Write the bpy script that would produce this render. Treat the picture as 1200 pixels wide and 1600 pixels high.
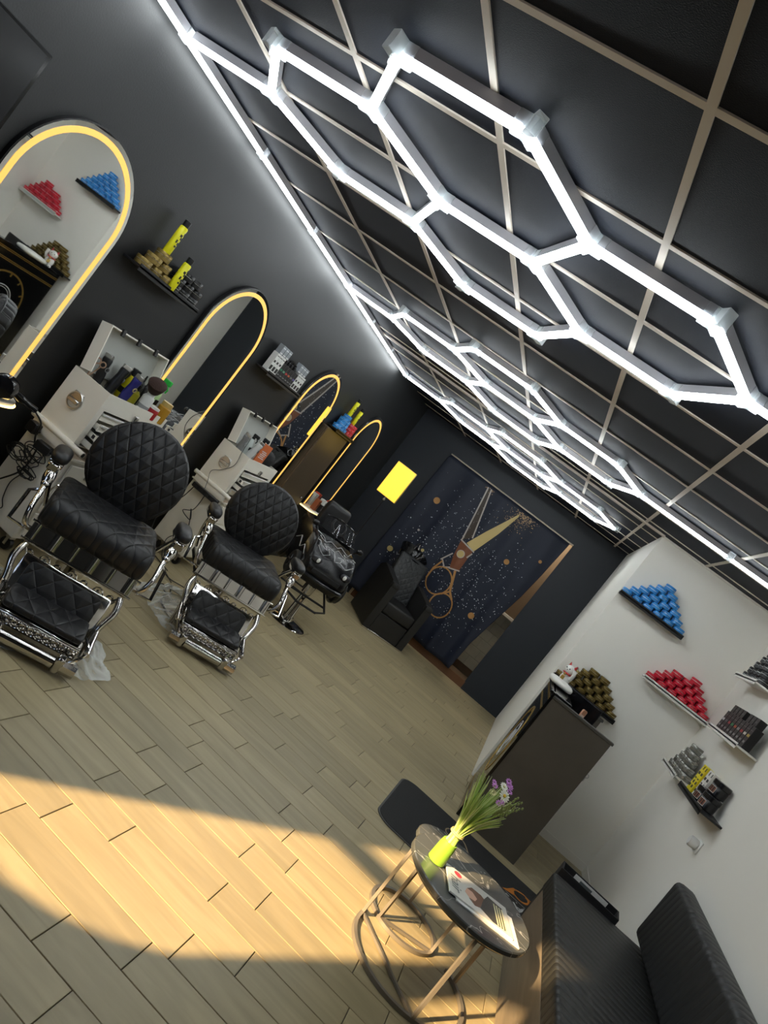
import bpy, bmesh, math, random
import numpy as np
from mathutils import Vector, Matrix

random.seed(7)
for o in list(bpy.data.objects):
    bpy.data.objects.remove(o)
SC = bpy.context.scene
COL = SC.collection

# ------------------------------------------------------------------ camera
FPX = 1136.646                                   # focal length in pixels of the 1200x1600 frame
CAM = np.array([2.800, -0.9225, 1.6335])
RW = np.array([[0.7573, 0.2198, 0.6150], [0.6068, 0.1131, -0.7868], [-0.2425, 0.9692, -0.0477]])
RW[0] /= np.linalg.norm(RW[0])
RW[1] -= RW[0] * (RW[0] @ RW[1]); RW[1] /= np.linalg.norm(RW[1])
RW[2] = np.cross(RW[0], RW[1])


def PX(x, y, axis, val):
    """photo pixel -> point on the plane axis=val (a wall, the floor, the ceiling...)"""
    d = RW.T @ np.array([(x - 600) / FPX, (y - 800) / FPX, 1.0])
    i = 'xyz'.index(axis)
    return CAM + (val - CAM[i]) / d[i] * d


def PROJ(p):
    c = RW @ (np.array(p, float) - CAM)
    return 600 + FPX * c[0] / c[2], 800 + FPX * c[1] / c[2], c[2]


cd = bpy.data.cameras.new('camera')
cam = bpy.data.objects.new('camera', cd)
COL.objects.link(cam)
cam.matrix_world = Matrix([[RW[0][i], -RW[1][i], -RW[2][i], CAM[i]] for i in range(3)] + [[0, 0, 0, 1]])
cd.sensor_fit = 'AUTO'
cd.sensor_width = 36.0
cd.lens = FPX * 36.0 / 1600.0
cd.clip_start = 0.02
SC.camera = cam

# ------------------------------------------------------------------ light and exposure
SC.view_settings.view_transform = 'Standard'
SC.view_settings.look = 'None'
SC.view_settings.gamma = 1.0
SC.view_settings.use_curve_mapping = False
SC.view_settings.exposure = 0.15
TUBE_STRENGTH = 20.5
w = bpy.data.worlds.new('World'); SC.world = w
w.use_nodes = True
bg = w.node_tree.nodes['Background']
bg.inputs[0].default_value = (0.55, 0.72, 1.0, 1)
bg.inputs[1].default_value = 2.0
SUN_DIR = Vector((1.0, 1.5, -0.82)).normalized()
sd = bpy.data.lights.new('sun', 'SUN')
sd.energy = 24.0
sd.angle = math.radians(0.9)
sd.color = (1.0, 0.69, 0.36)
sun = bpy.data.objects.new('sun', sd)
COL.objects.link(sun)
sun.rotation_euler = SUN_DIR.to_track_quat('-Z', 'Y').to_euler()
sun.location = (-3, -6, 4)

# ------------------------------------------------------------------ room measures (metres)
XR, YF, YB, H = 4.398, -1.2, 8.664, 2.643
XW, YW = 3.224, 5.646

# ------------------------------------------------------------------ materials
MATS = {}


def lin(c):
    if isinstance(c, str):
        c = tuple(int(c[i:i + 2], 16) / 255 for i in (1, 3, 5))
        c = tuple(x / 12.92 if x <= .04045 else ((x + .055) / 1.055) ** 2.4 for x in c)
    return (*c, 1.0)


def M(name, col=(.5, .5, .5), rough=.5, metal=0., emit=None, es=0., bump=0., bscale=60., var=0., vscale=8.,
      coat=0., spec=.5, trans=0., alpha=1., ior=1.45):
    if name in MATS:
        return MATS[name]
    m = bpy.data.materials.new(name); MATS[name] = m
    m.use_nodes = True
    nt = m.node_tree; b = nt.nodes['Principled BSDF']; L = nt.links
    b.inputs['Base Color'].default_value = lin(col)
    b.inputs['Roughness'].default_value = rough
    b.inputs['Metallic'].default_value = metal
    b.inputs['Specular IOR Level'].default_value = spec
    b.inputs['Coat Weight'].default_value = coat
    b.inputs['Transmission Weight'].default_value = trans
    b.inputs['Alpha'].default_value = alpha
    b.inputs['IOR'].default_value = ior
    if emit is not None:
        b.inputs['Emission Color'].default_value = lin(emit)
        b.inputs['Emission Strength'].default_value = es
    tc = nt.nodes.new('ShaderNodeTexCoord')
    if var:
        n = nt.nodes.new('ShaderNodeTexNoise'); n.inputs['Scale'].default_value = vscale
        n.inputs['Detail'].default_value = 5
        L.new(tc.outputs['Object'], n.inputs['Vector'])
        mx = nt.nodes.new('ShaderNodeMix'); mx.data_type = 'RGBA'
        c = lin(col)
        mx.inputs[6].default_value = (*[x * (1 - var) for x in c[:3]], 1)
        mx.inputs[7].default_value = (*[min(1, x * (1 + var)) for x in c[:3]], 1)
        L.new(n.outputs['Fac'], mx.inputs[0]); L.new(mx.outputs[2], b.inputs['Base Color'])
    if bump:
        n = nt.nodes.new('ShaderNodeTexNoise'); n.inputs['Scale'].default_value = bscale
        n.inputs['Detail'].default_value = 4
        L.new(tc.outputs['Object'], n.inputs['Vector'])
        bp = nt.nodes.new('ShaderNodeBump'); bp.inputs['Strength'].default_value = bump
        bp.inputs['Distance'].default_value = 0.01
        L.new(n.outputs['Fac'], bp.inputs['Height']); L.new(bp.outputs[0], b.inputs['Normal'])
    return m


def math_node(nt, op, a, b=None, c=None):
    n = nt.nodes.new('ShaderNodeMath'); n.operation = op
    for i, v in enumerate((a, b, c)):
        if v is None:
            continue
        if isinstance(v, (int, float)):
            n.inputs[i].default_value = v
        else:
            nt.links.new(v, n.inputs[i])
    return n.outputs[0]


def quilt(name, col, ua, va, pu, pv, rough=.45, depth=.006, lines=False):
    """leather stitched in diamonds (or in stripes); ua, va: object axes, pu, pv: diamond size in metres"""
    m = M(name, col, rough, var=.12, vscale=30)
    nt = m.node_tree; b = nt.nodes['Principled BSDF']
    tc = nt.nodes.new('ShaderNodeTexCoord'); sp = nt.nodes.new('ShaderNodeSeparateXYZ')
    nt.links.new(tc.outputs['Object'], sp.inputs[0])
    u = math_node(nt, 'DIVIDE', sp.outputs['XYZ'.index(ua)], pu)
    v = math_node(nt, 'DIVIDE', sp.outputs['XYZ'.index(va)], pv)
    d1 = math_node(nt, 'PINGPONG', math_node(nt, 'ADD', u, v), .5)
    d2 = math_node(nt, 'PINGPONG', math_node(nt, 'SUBTRACT', u, v), .5)
    d = d1 if lines else math_node(nt, 'MINIMUM', d1, d2)
    h = math_node(nt, 'POWER', math_node(nt, 'MULTIPLY', d, 2.0), .35)
    bp = nt.nodes.new('ShaderNodeBump'); bp.inputs['Strength'].default_value = 1.0
    bp.inputs['Distance'].default_value = depth
    nt.links.new(h, bp.inputs['Height']); nt.links.new(bp.outputs[0], b.inputs['Normal'])
    return m


def clear_mat(name, tint, refl=.1, opac=.15, rough=.05):
    """thin clear sheet: mostly see-through with a little sheen"""
    if name in MATS:
        return MATS[name]
    m = bpy.data.materials.new(name); MATS[name] = m
    m.use_nodes = True
    nt = m.node_tree
    for n in list(nt.nodes):
        nt.nodes.remove(n)
    out = nt.nodes.new('ShaderNodeOutputMaterial')
    t = nt.nodes.new('ShaderNodeBsdfTransparent'); t.inputs[0].default_value = (1, 1, 1, 1)
    p = nt.nodes.new('ShaderNodeBsdfPrincipled'); p.inputs['Base Color'].default_value = lin(tint)
    p.inputs['Roughness'].default_value = rough
    mx = nt.nodes.new('ShaderNodeMixShader')
    lw = nt.nodes.new('ShaderNodeLayerWeight'); lw.inputs[0].default_value = .25
    f = math_node(nt, 'MINIMUM', math_node(nt, 'ADD', math_node(nt, 'MULTIPLY', lw.outputs[1], refl), opac), 1.0)
    nt.links.new(f, mx.inputs[0]); nt.links.new(t.outputs[0], mx.inputs[1]); nt.links.new(p.outputs[0], mx.inputs[2])
    nt.links.new(mx.outputs[0], out.inputs[0])
    return m


def wood_mat(name, c1, c2, axis='X', rough=.5, rnd=True, freq=1.0, bump=.15):
    m = M(name, c1, rough)
    nt = m.node_tree; b = nt.nodes['Principled BSDF']; L = nt.links
    tc = nt.nodes.new('ShaderNodeTexCoord')
    mp = nt.nodes.new('ShaderNodeMapping')
    s = {'X': (1.6, 14, 14), 'Y': (14, 1.6, 14), 'Z': (14, 14, 1.6)}[axis]
    mp.inputs['Scale'].default_value = tuple(x * freq for x in s)
    L.new(tc.outputs['Object'], mp.inputs[0])
    src = mp.outputs[0]
    oi = nt.nodes.new('ShaderNodeObjectInfo')
    if rnd:
        va = nt.nodes.new('ShaderNodeVectorMath'); va.operation = 'ADD'
        sc = nt.nodes.new('ShaderNodeVectorMath'); sc.operation = 'SCALE'
        cb = nt.nodes.new('ShaderNodeCombineXYZ')
        for i in range(3):
            L.new(oi.outputs['Random'], cb.inputs[i])
        L.new(cb.outputs[0], sc.inputs[0]); sc.inputs['Scale'].default_value = 90
        L.new(src, va.inputs[0]); L.new(sc.outputs[0], va.inputs[1]); src = va.outputs[0]
    n = nt.nodes.new('ShaderNodeTexNoise'); n.inputs['Scale'].default_value = 1.0
    n.inputs['Detail'].default_value = 8; n.inputs['Distortion'].default_value = 1.3
    L.new(src, n.inputs['Vector'])
    rp = nt.nodes.new('ShaderNodeValToRGB')
    rp.color_ramp.elements[0].position = .3; rp.color_ramp.elements[0].color = lin(c2)
    rp.color_ramp.elements[1].position = .7; rp.color_ramp.elements[1].color = lin(c1)
    L.new(n.outputs['Fac'], rp.inputs[0])
    hs = nt.nodes.new('ShaderNodeHueSaturation')
    val = math_node(nt, 'ADD', math_node(nt, 'MULTIPLY', oi.outputs['Random'], .22), .89)
    L.new(val, hs.inputs['Value']); L.new(rp.outputs[0], hs.inputs['Color'])
    L.new(hs.outputs[0], b.inputs['Base Color'])
    bp = nt.nodes.new('ShaderNodeBump'); bp.inputs['Strength'].default_value = bump
    bp.inputs['Distance'].default_value = .004
    L.new(n.outputs['Fac'], bp.inputs['Height']); L.new(bp.outputs[0], b.inputs['Normal'])
    return m


def marble_mat(name):
    m = M(name, (.03, .032, .033), .16)
    nt = m.node_tree; b = nt.nodes['Principled BSDF']; L = nt.links
    tc = nt.nodes.new('ShaderNodeTexCoord')
    n = nt.nodes.new('ShaderNodeTexNoise'); n.inputs['Scale'].default_value = 3.2; n.inputs['Detail'].default_value = 3
    n.inputs['Distortion'].default_value = .6
    mp = nt.nodes.new('ShaderNodeMapping'); mp.inputs['Scale'].default_value = (1, 2.6, 1)
    mp.inputs['Rotation'].default_value = (0, 0, .5)
    L.new(tc.outputs['Object'], mp.inputs[0]); L.new(mp.outputs[0], n.inputs['Vector'])
    d = math_node(nt, 'ABSOLUTE', math_node(nt, 'SUBTRACT', n.outputs['Fac'], .5))
    rp = nt.nodes.new('ShaderNodeValToRGB')
    rp.color_ramp.elements[0].position = 0; rp.color_ramp.elements[0].color = (.45, .45, .42, 1)
    rp.color_ramp.elements[1].position = .006; rp.color_ramp.elements[1].color = (.075, .08, .076, 1)
    L.new(d, rp.inputs[0]); L.new(rp.outputs[0], b.inputs['Base Color'])
    return m


# ------------------------------------------------------------------ mesh helpers
class MB:
    def __init__(s):
        s.v, s.f, s.mi = [], [], []

    def add(s, vs, fs, m=0, T=None):
        o = len(s.v)
        for p in vs:
            s.v.append(tuple(T @ Vector(p)) if T is not None else tuple(p))
        for f in fs:
            s.f.append(tuple(i + o for i in f)); s.mi.append(m)
        return s

    def box(s, x0, x1, y0, y1, z0, z1, m=0, T=None):
        vs = [(x, y, z) for z in (z0, z1) for y in (y0, y1) for x in (x0, x1)]
        return s.add(vs, [(0, 2, 3, 1), (4, 5, 7, 6), (0, 1, 5, 4), (2, 6, 7, 3), (0, 4, 6, 2), (1, 3, 7, 5)], m, T)

    def rbox(s, x0, x1, y0, y1, z0, z1, r=.005, seg=1, m=0, T=None):
        bm = bmesh.new()
        bmesh.ops.create_cube(bm, size=1)
        for v in bm.verts:
            v.co = ((x0 + x1) / 2 + v.co.x * (x1 - x0), (y0 + y1) / 2 + v.co.y * (y1 - y0), (z0 + z1) / 2 + v.co.z * (z1 - z0))
        bmesh.ops.bevel(bm, geom=bm.edges[:], offset=r, segments=seg, profile=.5, affect='EDGES')
        return s.frombm(bm, m, T)

    def frombm(s, bm, m=0, T=None):
        bm.verts.index_update()
        s.add([v.co.copy() for v in bm.verts], [[v.index for v in f.verts] for f in bm.faces], m, T)
        bm.free()
        return s

    def cyl(s, p0, p1, r0, r1=None, n=12, m=0, T=None, cap=True):
        r1 = r0 if r1 is None else r1
        p0, p1 = Vector(p0), Vector(p1)
        q = (p1 - p0).to_track_quat('Z', 'Y')
        vs = []
        for p, r in ((p0, r0), (p1, r1)):
            for i in range(n):
                a = 2 * math.pi * i / n
                vs.append(p + q @ Vector((r * math.cos(a), r * math.sin(a), 0)))
        fs = [(i, (i + 1) % n, n + (i + 1) % n, n + i) for i in range(n)]
        if cap:
            fs += [tuple(range(n))[::-1], tuple(range(n, 2 * n))]
        return s.add(vs, fs, m, T)

    def tube(s, pts, r, n=8, m=0, T=None, closed=False, sq=None):
        pts = [Vector(p) for p in pts]; k = len(pts)
        rs = r if isinstance(r, (list, tuple)) else [r] * k
        vs = []; nrm = None
        for i, p in enumerate(pts):
            if closed:
                t = (pts[(i + 1) % k] - pts[i - 1]).normalized()
            else:
                t = (pts[min(i + 1, k - 1)] - pts[max(i - 1, 0)]).normalized()
            if nrm is None:
                nrm = t.orthogonal().normalized()
                if sq is not None and abs(t.dot(Vector(sq))) < .99:
                    nrm = (Vector(sq) - t * t.dot(Vector(sq))).normalized()
            else:
                nrm = (nrm - t * nrm.dot(t)).normalized()
            bi = t.cross(nrm)
            for j in range(n):
                a = 2 * math.pi * (j + (.5 if sq is not None else 0)) / n
                vs.append(p + (nrm * math.cos(a) + bi * math.sin(a)) * rs[i])
        fs = []
        for i in range(k if closed else k - 1):
            for j in range(n):
                a, b = i * n + j, i * n + (j + 1) % n
                c, d = ((i + 1) % k) * n + (j + 1) % n, ((i + 1) % k) * n + j
                fs.append((a, b, c, d))
        if not closed:
            fs += [tuple(range(n))[::-1], tuple(range((k - 1) * n, k * n))]
        return s.add(vs, fs, m, T)

    def lathe(s, prof, n=16, m=0, T=None, ms=None, cap=True):
        vs = []; fs = []; mm = []
        for r, z in prof:
            for i in range(n):
                a = 2 * math.pi * i / n
                vs.append((r * math.cos(a), r * math.sin(a), z))
        for k in range(len(prof) - 1):
            for i in range(n):
                fs.append((k * n + i, k * n + (i + 1) % n, (k + 1) * n + (i + 1) % n, (k + 1) * n + i))
                mm.append(ms[k] if ms else m)
        if cap and prof[0][0] > 1e-6:
            fs.append(tuple(range(n))[::-1]); mm.append(ms[0] if ms else m)
        if cap and prof[-1][0] > 1e-6:
            q = (len(prof) - 1) * n
            fs.append(tuple(range(q, q + n))); mm.append(ms[-1] if ms else m)
        o = len(s.f); s.add(vs, fs, m, T)
        s.mi[o:] = mm
        return s

    def prism(s, poly, lo, hi, axis='z', m=0, T=None):
        """poly: 2-D outline; extruded along axis from lo to hi"""
        def P3(p, h):
            return {'z': (p[0], p[1], h), 'x': (h, p[0], p[1]), 'y': (p[0], h, p[1])}[axis]
        n = len(poly)
        vs = [P3(p, lo) for p in poly] + [P3(p, hi) for p in poly]
        fs = [(i, (i + 1) % n, n + (i + 1) % n, n + i) for i in range(n)]
        fs += [tuple(range(n))[::-1], tuple(range(n, 2 * n))]
        return s.add(vs, fs, m, T)

    def ring(s, outer, inner, lo, hi, axis='x', m=0, T=None):
        """band between two outlines with equal point counts (closed), extruded"""
        def P3(p, h):
            return {'z': (p[0], p[1], h), 'x': (h, p[0], p[1]), 'y': (p[0], h, p[1])}[axis]
        n = len(outer)
        vs = [P3(p, lo) for p in outer] + [P3(p, lo) for p in inner] + [P3(p, hi) for p in outer] + [P3(p, hi) for p in inner]
        fs = []
        for i in range(n):
            j = (i + 1) % n
            fs += [(i, j, n + j, n + i), (2 * n + i, 3 * n + i, 3 * n + j, 2 * n + j), (i, 2 * n + i, 2 * n + j, j),
                   (n + i, n + j, 3 * n + j, 3 * n + i)]
        return s.add(vs, fs, m, T)

    def ball(s, c, r, nu=12, nv=8, m=0, T=None, e=1.0):
        r = (r, r, r) if isinstance(r, (int, float)) else r
        sg = lambda x: math.copysign(abs(x) ** e, x)
        vs = []; fs = []
        for j in range(nv + 1):
            ph = math.pi * j / nv - math.pi / 2
            for i in range(nu):
                th = 2 * math.pi * i / nu
                vs.append((c[0] + r[0] * sg(math.cos(ph)) * sg(math.cos(th)), c[1] + r[1] * sg(math.cos(ph)) * sg(math.sin(th)), c[2] + r[2] * sg(math.sin(ph))))
        for j in range(nv):
            for i in range(nu):
                fs.append((j * nu + i, j * nu + (i + 1) % nu, (j + 1) * nu + (i + 1) % nu, (j + 1) * nu + i))
        return s.add(vs, fs, m, T)

    def torus(s, c, R, r, q=None, n=32, k=8, m=0, T=None, ell=(1, 1)):
        q = q or Matrix.Identity(3)
        pts = [Vector(c) + q @ Vector((R * ell[0] * math.cos(2 * math.pi * i / n), R * ell[1] * math.sin(2 * math.pi * i / n), 0)) for i in range(n)]
        return s.tube(pts, r, k, m, T, closed=True)

    def mesh(s, name, mats, smooth=40):
        me = bpy.data.meshes.new(name)
        me.from_pydata(s.v, [], s.f)
        for mt in (mats if isinstance(mats, (list, tuple)) else [mats]):
            me.materials.append(mt)
        me.polygons.foreach_set('material_index', s.mi)
        bm = bmesh.new(); bm.from_mesh(me)
        bmesh.ops.remove_doubles(bm, verts=bm.verts[:], dist=1e-5)
        bmesh.ops.recalc_face_normals(bm, faces=bm.faces[:])
        bm.to_mesh(me); bm.free()
        if smooth:
            me.shade_smooth(); me.set_sharp_from_angle(angle=math.radians(smooth))
        me.update()
        return me

    def build(s, name, mats, parent=None, smooth=40, loc=None, rz=0.):
        return obj(name, s.mesh(name, mats, smooth), parent, loc, rz)


def obj(name, me, parent=None, loc=None, rz=0.):
    o = bpy.data.objects.new(name, me)
    COL.objects.link(o)
    if parent is not None:
        o.parent = parent
    if loc is not None:
        o.location = loc
    if rz:
        o.rotation_euler = (0, 0, rz)
    return o


def tag(o, label=None, cat=None, group=None, kind=None):
    if label: o['label'] = label
    if cat: o['category'] = cat
    if group: o['group'] = group
    if kind: o['kind'] = kind
    return o


def thing(name, label, cat, loc=(0, 0, 0), rz=0., group=None):
    o = bpy.data.objects.new(name, None)
    o.empty_display_size = .05
    COL.objects.link(o)
    o.location = loc; o.rotation_euler = (0, 0, rz)
    return tag(o, label, cat, group)


def copy_tree(o, parent=None):
    kids = list(o.children)
    c = o.copy(); COL.objects.link(c); c.parent = parent
    for k in kids:
        copy_tree(k, c)
    return c


def struct(o):
    o['kind'] = 'structure'
    return o


def TR(loc=(0, 0, 0), rx=0., ry=0., rz=0.):
    return Matrix.Translation(loc) @ Matrix.Rotation(rz, 4, 'Z') @ Matrix.Rotation(ry, 4, 'Y') @ Matrix.Rotation(rx, 4, 'X')


def spline(pts, n=8):
    """Catmull-Rom through the points"""
    P = [Vector(p) for p in pts]
    out = []
    for i in range(len(P) - 1):
        p0, p1, p2, p3 = P[max(i - 1, 0)], P[i], P[i + 1], P[min(i + 2, len(P) - 1)]
        for k in range(n):
            t = k / n
            out.append(.5 * ((2 * p1) + (p2 - p0) * t + (2 * p0 - 5 * p1 + 4 * p2 - p3) * t * t + (3 * p1 - p0 - 3 * p2 + p3) * t ** 3))
    out.append(P[-1])
    return out


def text_obj(name, body, size, mat, parent, loc, rot, extrude=.0006, align='CENTER', shear=0.):
    cu = bpy.data.curves.new(name, 'FONT')
    cu.body = body; cu.size = size; cu.extrude = extrude; cu.align_x = align; cu.align_y = 'CENTER'; cu.shear = shear
    cu.resolution_u = 3
    t = bpy.data.objects.new(name + '_tmp', cu); COL.objects.link(t)
    dg = bpy.context.evaluated_depsgraph_get()
    me = bpy.data.meshes.new_from_object(t.evaluated_get(dg))
    bpy.data.objects.remove(t); bpy.data.curves.remove(cu)
    me.materials.clear(); me.materials.append(mat)
    me.name = name
    o = obj(name, me, parent, loc)
    o.rotation_euler = rot
    return o


# shared materials
m_charcoal = M('charcoal_paint', (.0165, .0175, .0185), .5, bump=.08, bscale=120)
m_backwall = M('midnight_paint', (.013, .0165, .0225), .55, bump=.08, bscale=120)
m_white_paint = M('white_paint', (.86, .84, .775), .55, bump=.05, bscale=150)
m_black = M('black_plastic', (.008, .008, .009), .35)
m_gloss_black = M('gloss_black', (.006, .006, .007), .12)
m_matte_black = M('matte_black', (.012, .012, .013), .7)
m_chrome = M('chrome', (.60, .58, .55), .09, 1.)
m_brushed = M('brushed_steel', (.55, .54, .52), .3, 1.)
m_white_plastic = M('white_plastic', (.78, .78, .75), .35)
m_cream_metal = M('cream_painted_metal', (.86, .82, .72), .38, bump=.03, bscale=40)
m_grey_inside = M('grey_liner', (.42, .43, .40), .6)
m_gold = M('gold_metal', (.62, .42, .12), .3, .9)
m_clear = clear_mat('clear_plastic', (.85, .9, .92), .6, .25)
m_glass = clear_mat('window_glass', (.9, .95, .95), .7, .03, .02)
m_tube = M('led_tube', (1, 1, 1), .4, emit=(.92, .98, 1.0), es=TUBE_STRENGTH)
m_tube_side = M('led_housing', (.50, .50, .54), .35)
m_warm_strip = M('warm_led_strip', (.25, .16, .07), .5, emit=(1.0, .53, .10), es=1.12)
m_mirror = M('mirror_glass', (.88, .89, .88), .015, 1.)

# ================================================================== SETTING
# ---- floor: wood-look tiles 0.627 x 0.178 laid along X
m_plank = wood_mat('oak_look_tile', (.37, .305, .175), (.285, .235, .132), 'X', .42)
m_grout = M('floor_grout', (.055, .047, .036), .8)
floor = struct(MB().box(-.1, XR + .1, YF - .1, YB + .1, -.06, -.0115).build('floor', m_grout))
PL, PW, G = .6275, .1775, .0035
plank_me = MB().rbox(-(PL - G) / 2, (PL - G) / 2, -(PW - G) / 2, (PW - G) / 2, -.012, 0, .0015).mesh('plank', m_plank, 0)
row_off = {.861: 2.469, 1.038: 2.291, 1.215: 2.513, 1.393: 2.584, 1.57: 2.774, 1.748: 2.532, 1.925: 2.675, 2.103: 2.483,
           2.28: 2.662, 2.458: 1.926, 2.635: 2.443, 2.813: 2.039, 2.99: 2.443}
planks = []
y = .861 - PW * math.ceil((.861 - YF) / PW)
while y < YB + PW:
    key = min(row_off, key=lambda k: abs(k - y))
    off = row_off[key] if abs(key - y) < .05 else random.uniform(0, PL)
    x = off - PL * math.ceil((off + .2) / PL) + PL / 2
    while x - PL / 2 < XR:
        if not (x > XW + .35 and y > YW + .2):
            planks.append((x, y))
        x += PL
    y += PW


def plank_px(p):
    pts = [PROJ((p[0] + a * PL / 2, p[1] + b * PW / 2, 0)) for a, b in ((-1, -1), (1, -1), (1, 1), (-1, 1))]
    if min(q[2] for q in pts) < .2:
        return 0
    cx = sum(q[0] for q in pts) / 4; cy = sum(q[1] for q in pts) / 4
    if not (-60 < cx < 1260 and -60 < cy < 1660):
        return 0
    return abs(sum(pts[i][0] * pts[(i + 1) % 4][1] - pts[(i + 1) % 4][0] * pts[i][1] for i in range(4))) / 2


planks.sort(key=plank_px, reverse=True)
for x, y in planks[:300]:
    x0, x1 = max(x - PL / 2, 0), min(x + PL / 2, XR)
    if x1 - x0 > PL - .001:
        obj('plank', plank_me, floor, (x, y, 0))
    elif x1 - x0 > .02:
        MB().rbox(-(x1 - x0 - G) / 2, (x1 - x0 - G) / 2, -(PW - G) / 2, (PW - G) / 2, -.012, 0, .0015).build('plank', m_plank, floor, 0, ((x0 + x1) / 2, y, 0))
rest = MB()
for x, y in planks[300:]:
    x0, x1 = max(x - PL / 2, 0), min(x + PL / 2, XR)
    if x1 - x0 > .02:
        rest.box(x0 + G / 2, x1 - G / 2, y - (PW - G) / 2, y + (PW - G) / 2, -.012, 0)
tag(rest.build('plank_field', m_plank, floor, 0), kind='stuff')

# ---- ceiling: dark tiles in a pale grid
m_tile = M('navy_ceiling_tile', (.0105, .0145, .026), .62, bump=.2, bscale=260, spec=.18)
m_bar = M('cream_grid_bar', (.66, .60, .52), .45)
ceiling = struct(MB().box(-.1, XR + .1, YF - .1, YB + .1, H + .03, H + .1).build('ceiling', m_matte_black))
gx = [0.0] + [.639 + .6 * b for b in range(7)] + [XR]
gy = [YF] + [.6 * a for a in range(-1, 15)] + [YB]
tile_cache = {}
for i in range(len(gx) - 1):
    for j in range(len(gy) - 1):
        if gx[i] > XW + .1 and gy[j] > YW:
            continue
        sx, sy = gx[i + 1] - gx[i], gy[j + 1] - gy[j]
        k = (round(sx, 3), round(sy, 3))
        if k not in tile_cache:
            tile_cache[k] = MB().box(-sx / 2 + .004, sx / 2 - .004, -sy / 2 + .004, sy / 2 - .004, 0, .012).mesh('ceiling_tile', m_tile, 0)
        obj('ceiling_tile', tile_cache[k], ceiling, ((gx[i] + gx[i + 1]) / 2, (gy[j] + gy[j + 1]) / 2, H + .002))
bw = .0125
for x in gx[1:-1]:
    y1 = YB if x < XW else YW
    MB().box(-bw, bw, YF, y1, H - .004, H + .004).build('grid_bar', m_bar, ceiling, 0, (x, 0, 0))
for y in gy[1:-1]:
    x1 = XR if y < YW else XW
    MB().box(0, x1, -bw, bw, H - .0035, H + .0035).build('grid_bar', m_bar, ceiling, 0, (0, y, 0))
MB().box(0, XW + .01, -.03, .03, H - .012, H + .003).build('wide_grid_bar', m_bar, ceiling, 0, (0, YW - .045, 0))
MB().box(XW, XR, -.012, .012, H - .012, H + .003).build('wall_angle', m_white_paint, ceiling, 0, (0, YW - .012, 0))

# ---- walls
struct(MB().box(-.1, 0, YF - .1, YB + .1, 0, H + .03).build('wall_left', m_charcoal))
DX0, DX1, DZ = .70, 2.648, 2.335                    # door opening in the back wall
b = MB()
b.box(-.1, DX0, YB, YB + .12, 0, H + .03).box(DX1, XW, YB, YB + .12, 0, H + .03).box(DX0, DX1, YB, YB + .12, DZ, H + .03)
wall_back = struct(b.build('wall_back', m_backwall))
struct(MB().box(XR, XR + .1, YF - .1, YW, 0, H + .03).build('wall_right', m_white_paint))
struct(MB().rbox(XW, XR + .1, YW, YB + .12, 0, H + .03, .003).build('wall_partition', m_white_paint))
struct(MB().box(XR - .008, XR, -1.2, YW, 0, .07).build('baseboard_right', m_white_paint))
struct(MB().box(XW, XR, YW - .008, YW, 0, .07).build('baseboard_partition', m_white_paint))
struct(MB().box(0, .01, YF, YB, 0, .06).build('baseboard_left', m_charcoal))

# front wall (behind the camera): panes that let the low sun in
panes = [(.03, .90, 1.205, 2.19), (.03, .90, 2.285, 2.58), (1.08, 1.44, 1.83, 2.19), (1.08, 1.44, 2.285, 2.54)]

xs = sorted({-.1, XR + .1, *[v for p in panes for v in p[:2]]}); zs = sorted({0, H + .03, *[v for p in panes for v in p[2:]]})
b = MB()
for i in range(len(xs) - 1):
    for j in range(len(zs) - 1):
        cx, cz = (xs[i] + xs[i + 1]) / 2, (zs[j] + zs[j + 1]) / 2
        if not any(p[0] < cx < p[1] and p[2] < cz < p[3] for p in panes):
            b.box(xs[i], xs[i + 1], YF - .06, YF, zs[j], zs[j + 1])
b.prism([(.58, 1.205), (.90, 1.205), (.90, 1.40), (.84, 1.31), (.74, 1.25)], YF - .06, YF, 'y')  # added unseen corner fill that rounds the lower edge of the sun patch
struct(b.build('wall_front', m_charcoal))
m_frame = M('dark_window_frame', (.03, .03, .032), .4)
for n, p in enumerate(panes):
    o = struct(MB().ring([(p[0], p[2]), (p[1], p[2]), (p[1], p[3]), (p[0], p[3])],
                         [(p[0] + .012, p[2] + .012), (p[1] - .012, p[2] + .012), (p[1] - .012, p[3] - .012), (p[0] + .012, p[3] - .012)],
                         YF - .055, YF - .005, 'y').build('window_%d' % (n + 1), m_frame, None, 0))
    MB().box(p[0] + .012, p[1] - .012, YF - .032, YF - .028, p[2] + .012, p[3] - .012).build('pane', m_glass, o, 0)
m_pave = M('grey_paving', (.32, .31, .29), .8, var=.2)
struct(MB().box(-6, 10, -12, YF - .1, -.1, -.03).build('ground_outside', m_pave))

# ---- back room seen beside the curtain
m_brownwall = M('taupe_wall', (.16, .115, .075), .6)
m_greytile = M('grey_wall_tile', (.42, .43, .37), .35, var=.15)
struct(MB().box(.2, 3.3, 9.75, 9.85, 0, H).box(.1, .2, YB + .12, 9.85, 0, H).box(3.224, 3.3, YB + .12, 9.85, 0, H).build('wall_backroom', m_brownwall))
struct(MB().box(.1, 3.3, YB + .1, 9.85, -.06, -.001).build('floor_backroom', m_brownwall))
struct(MB().box(.1, 3.3, YB + .1, 9.85, H, H + .05).build('ceiling_backroom', m_white_paint))
tl = struct(MB().box(2.1, 3.224, 9.70, 9.75, .12, 1.02).build('trim_1', M('tile_grout', (.33, .34, .30), .8)))
for i in range(6):
    for j in range(6):
        MB().rbox(-.088, .088, -.004, .004, -.07, .07, .002).build('wall_tile', m_greytile, tl, 0, (2.19 + i * .182 + (.09 if j % 2 else 0) - .02, 9.697, .195 + j * .15))
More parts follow.
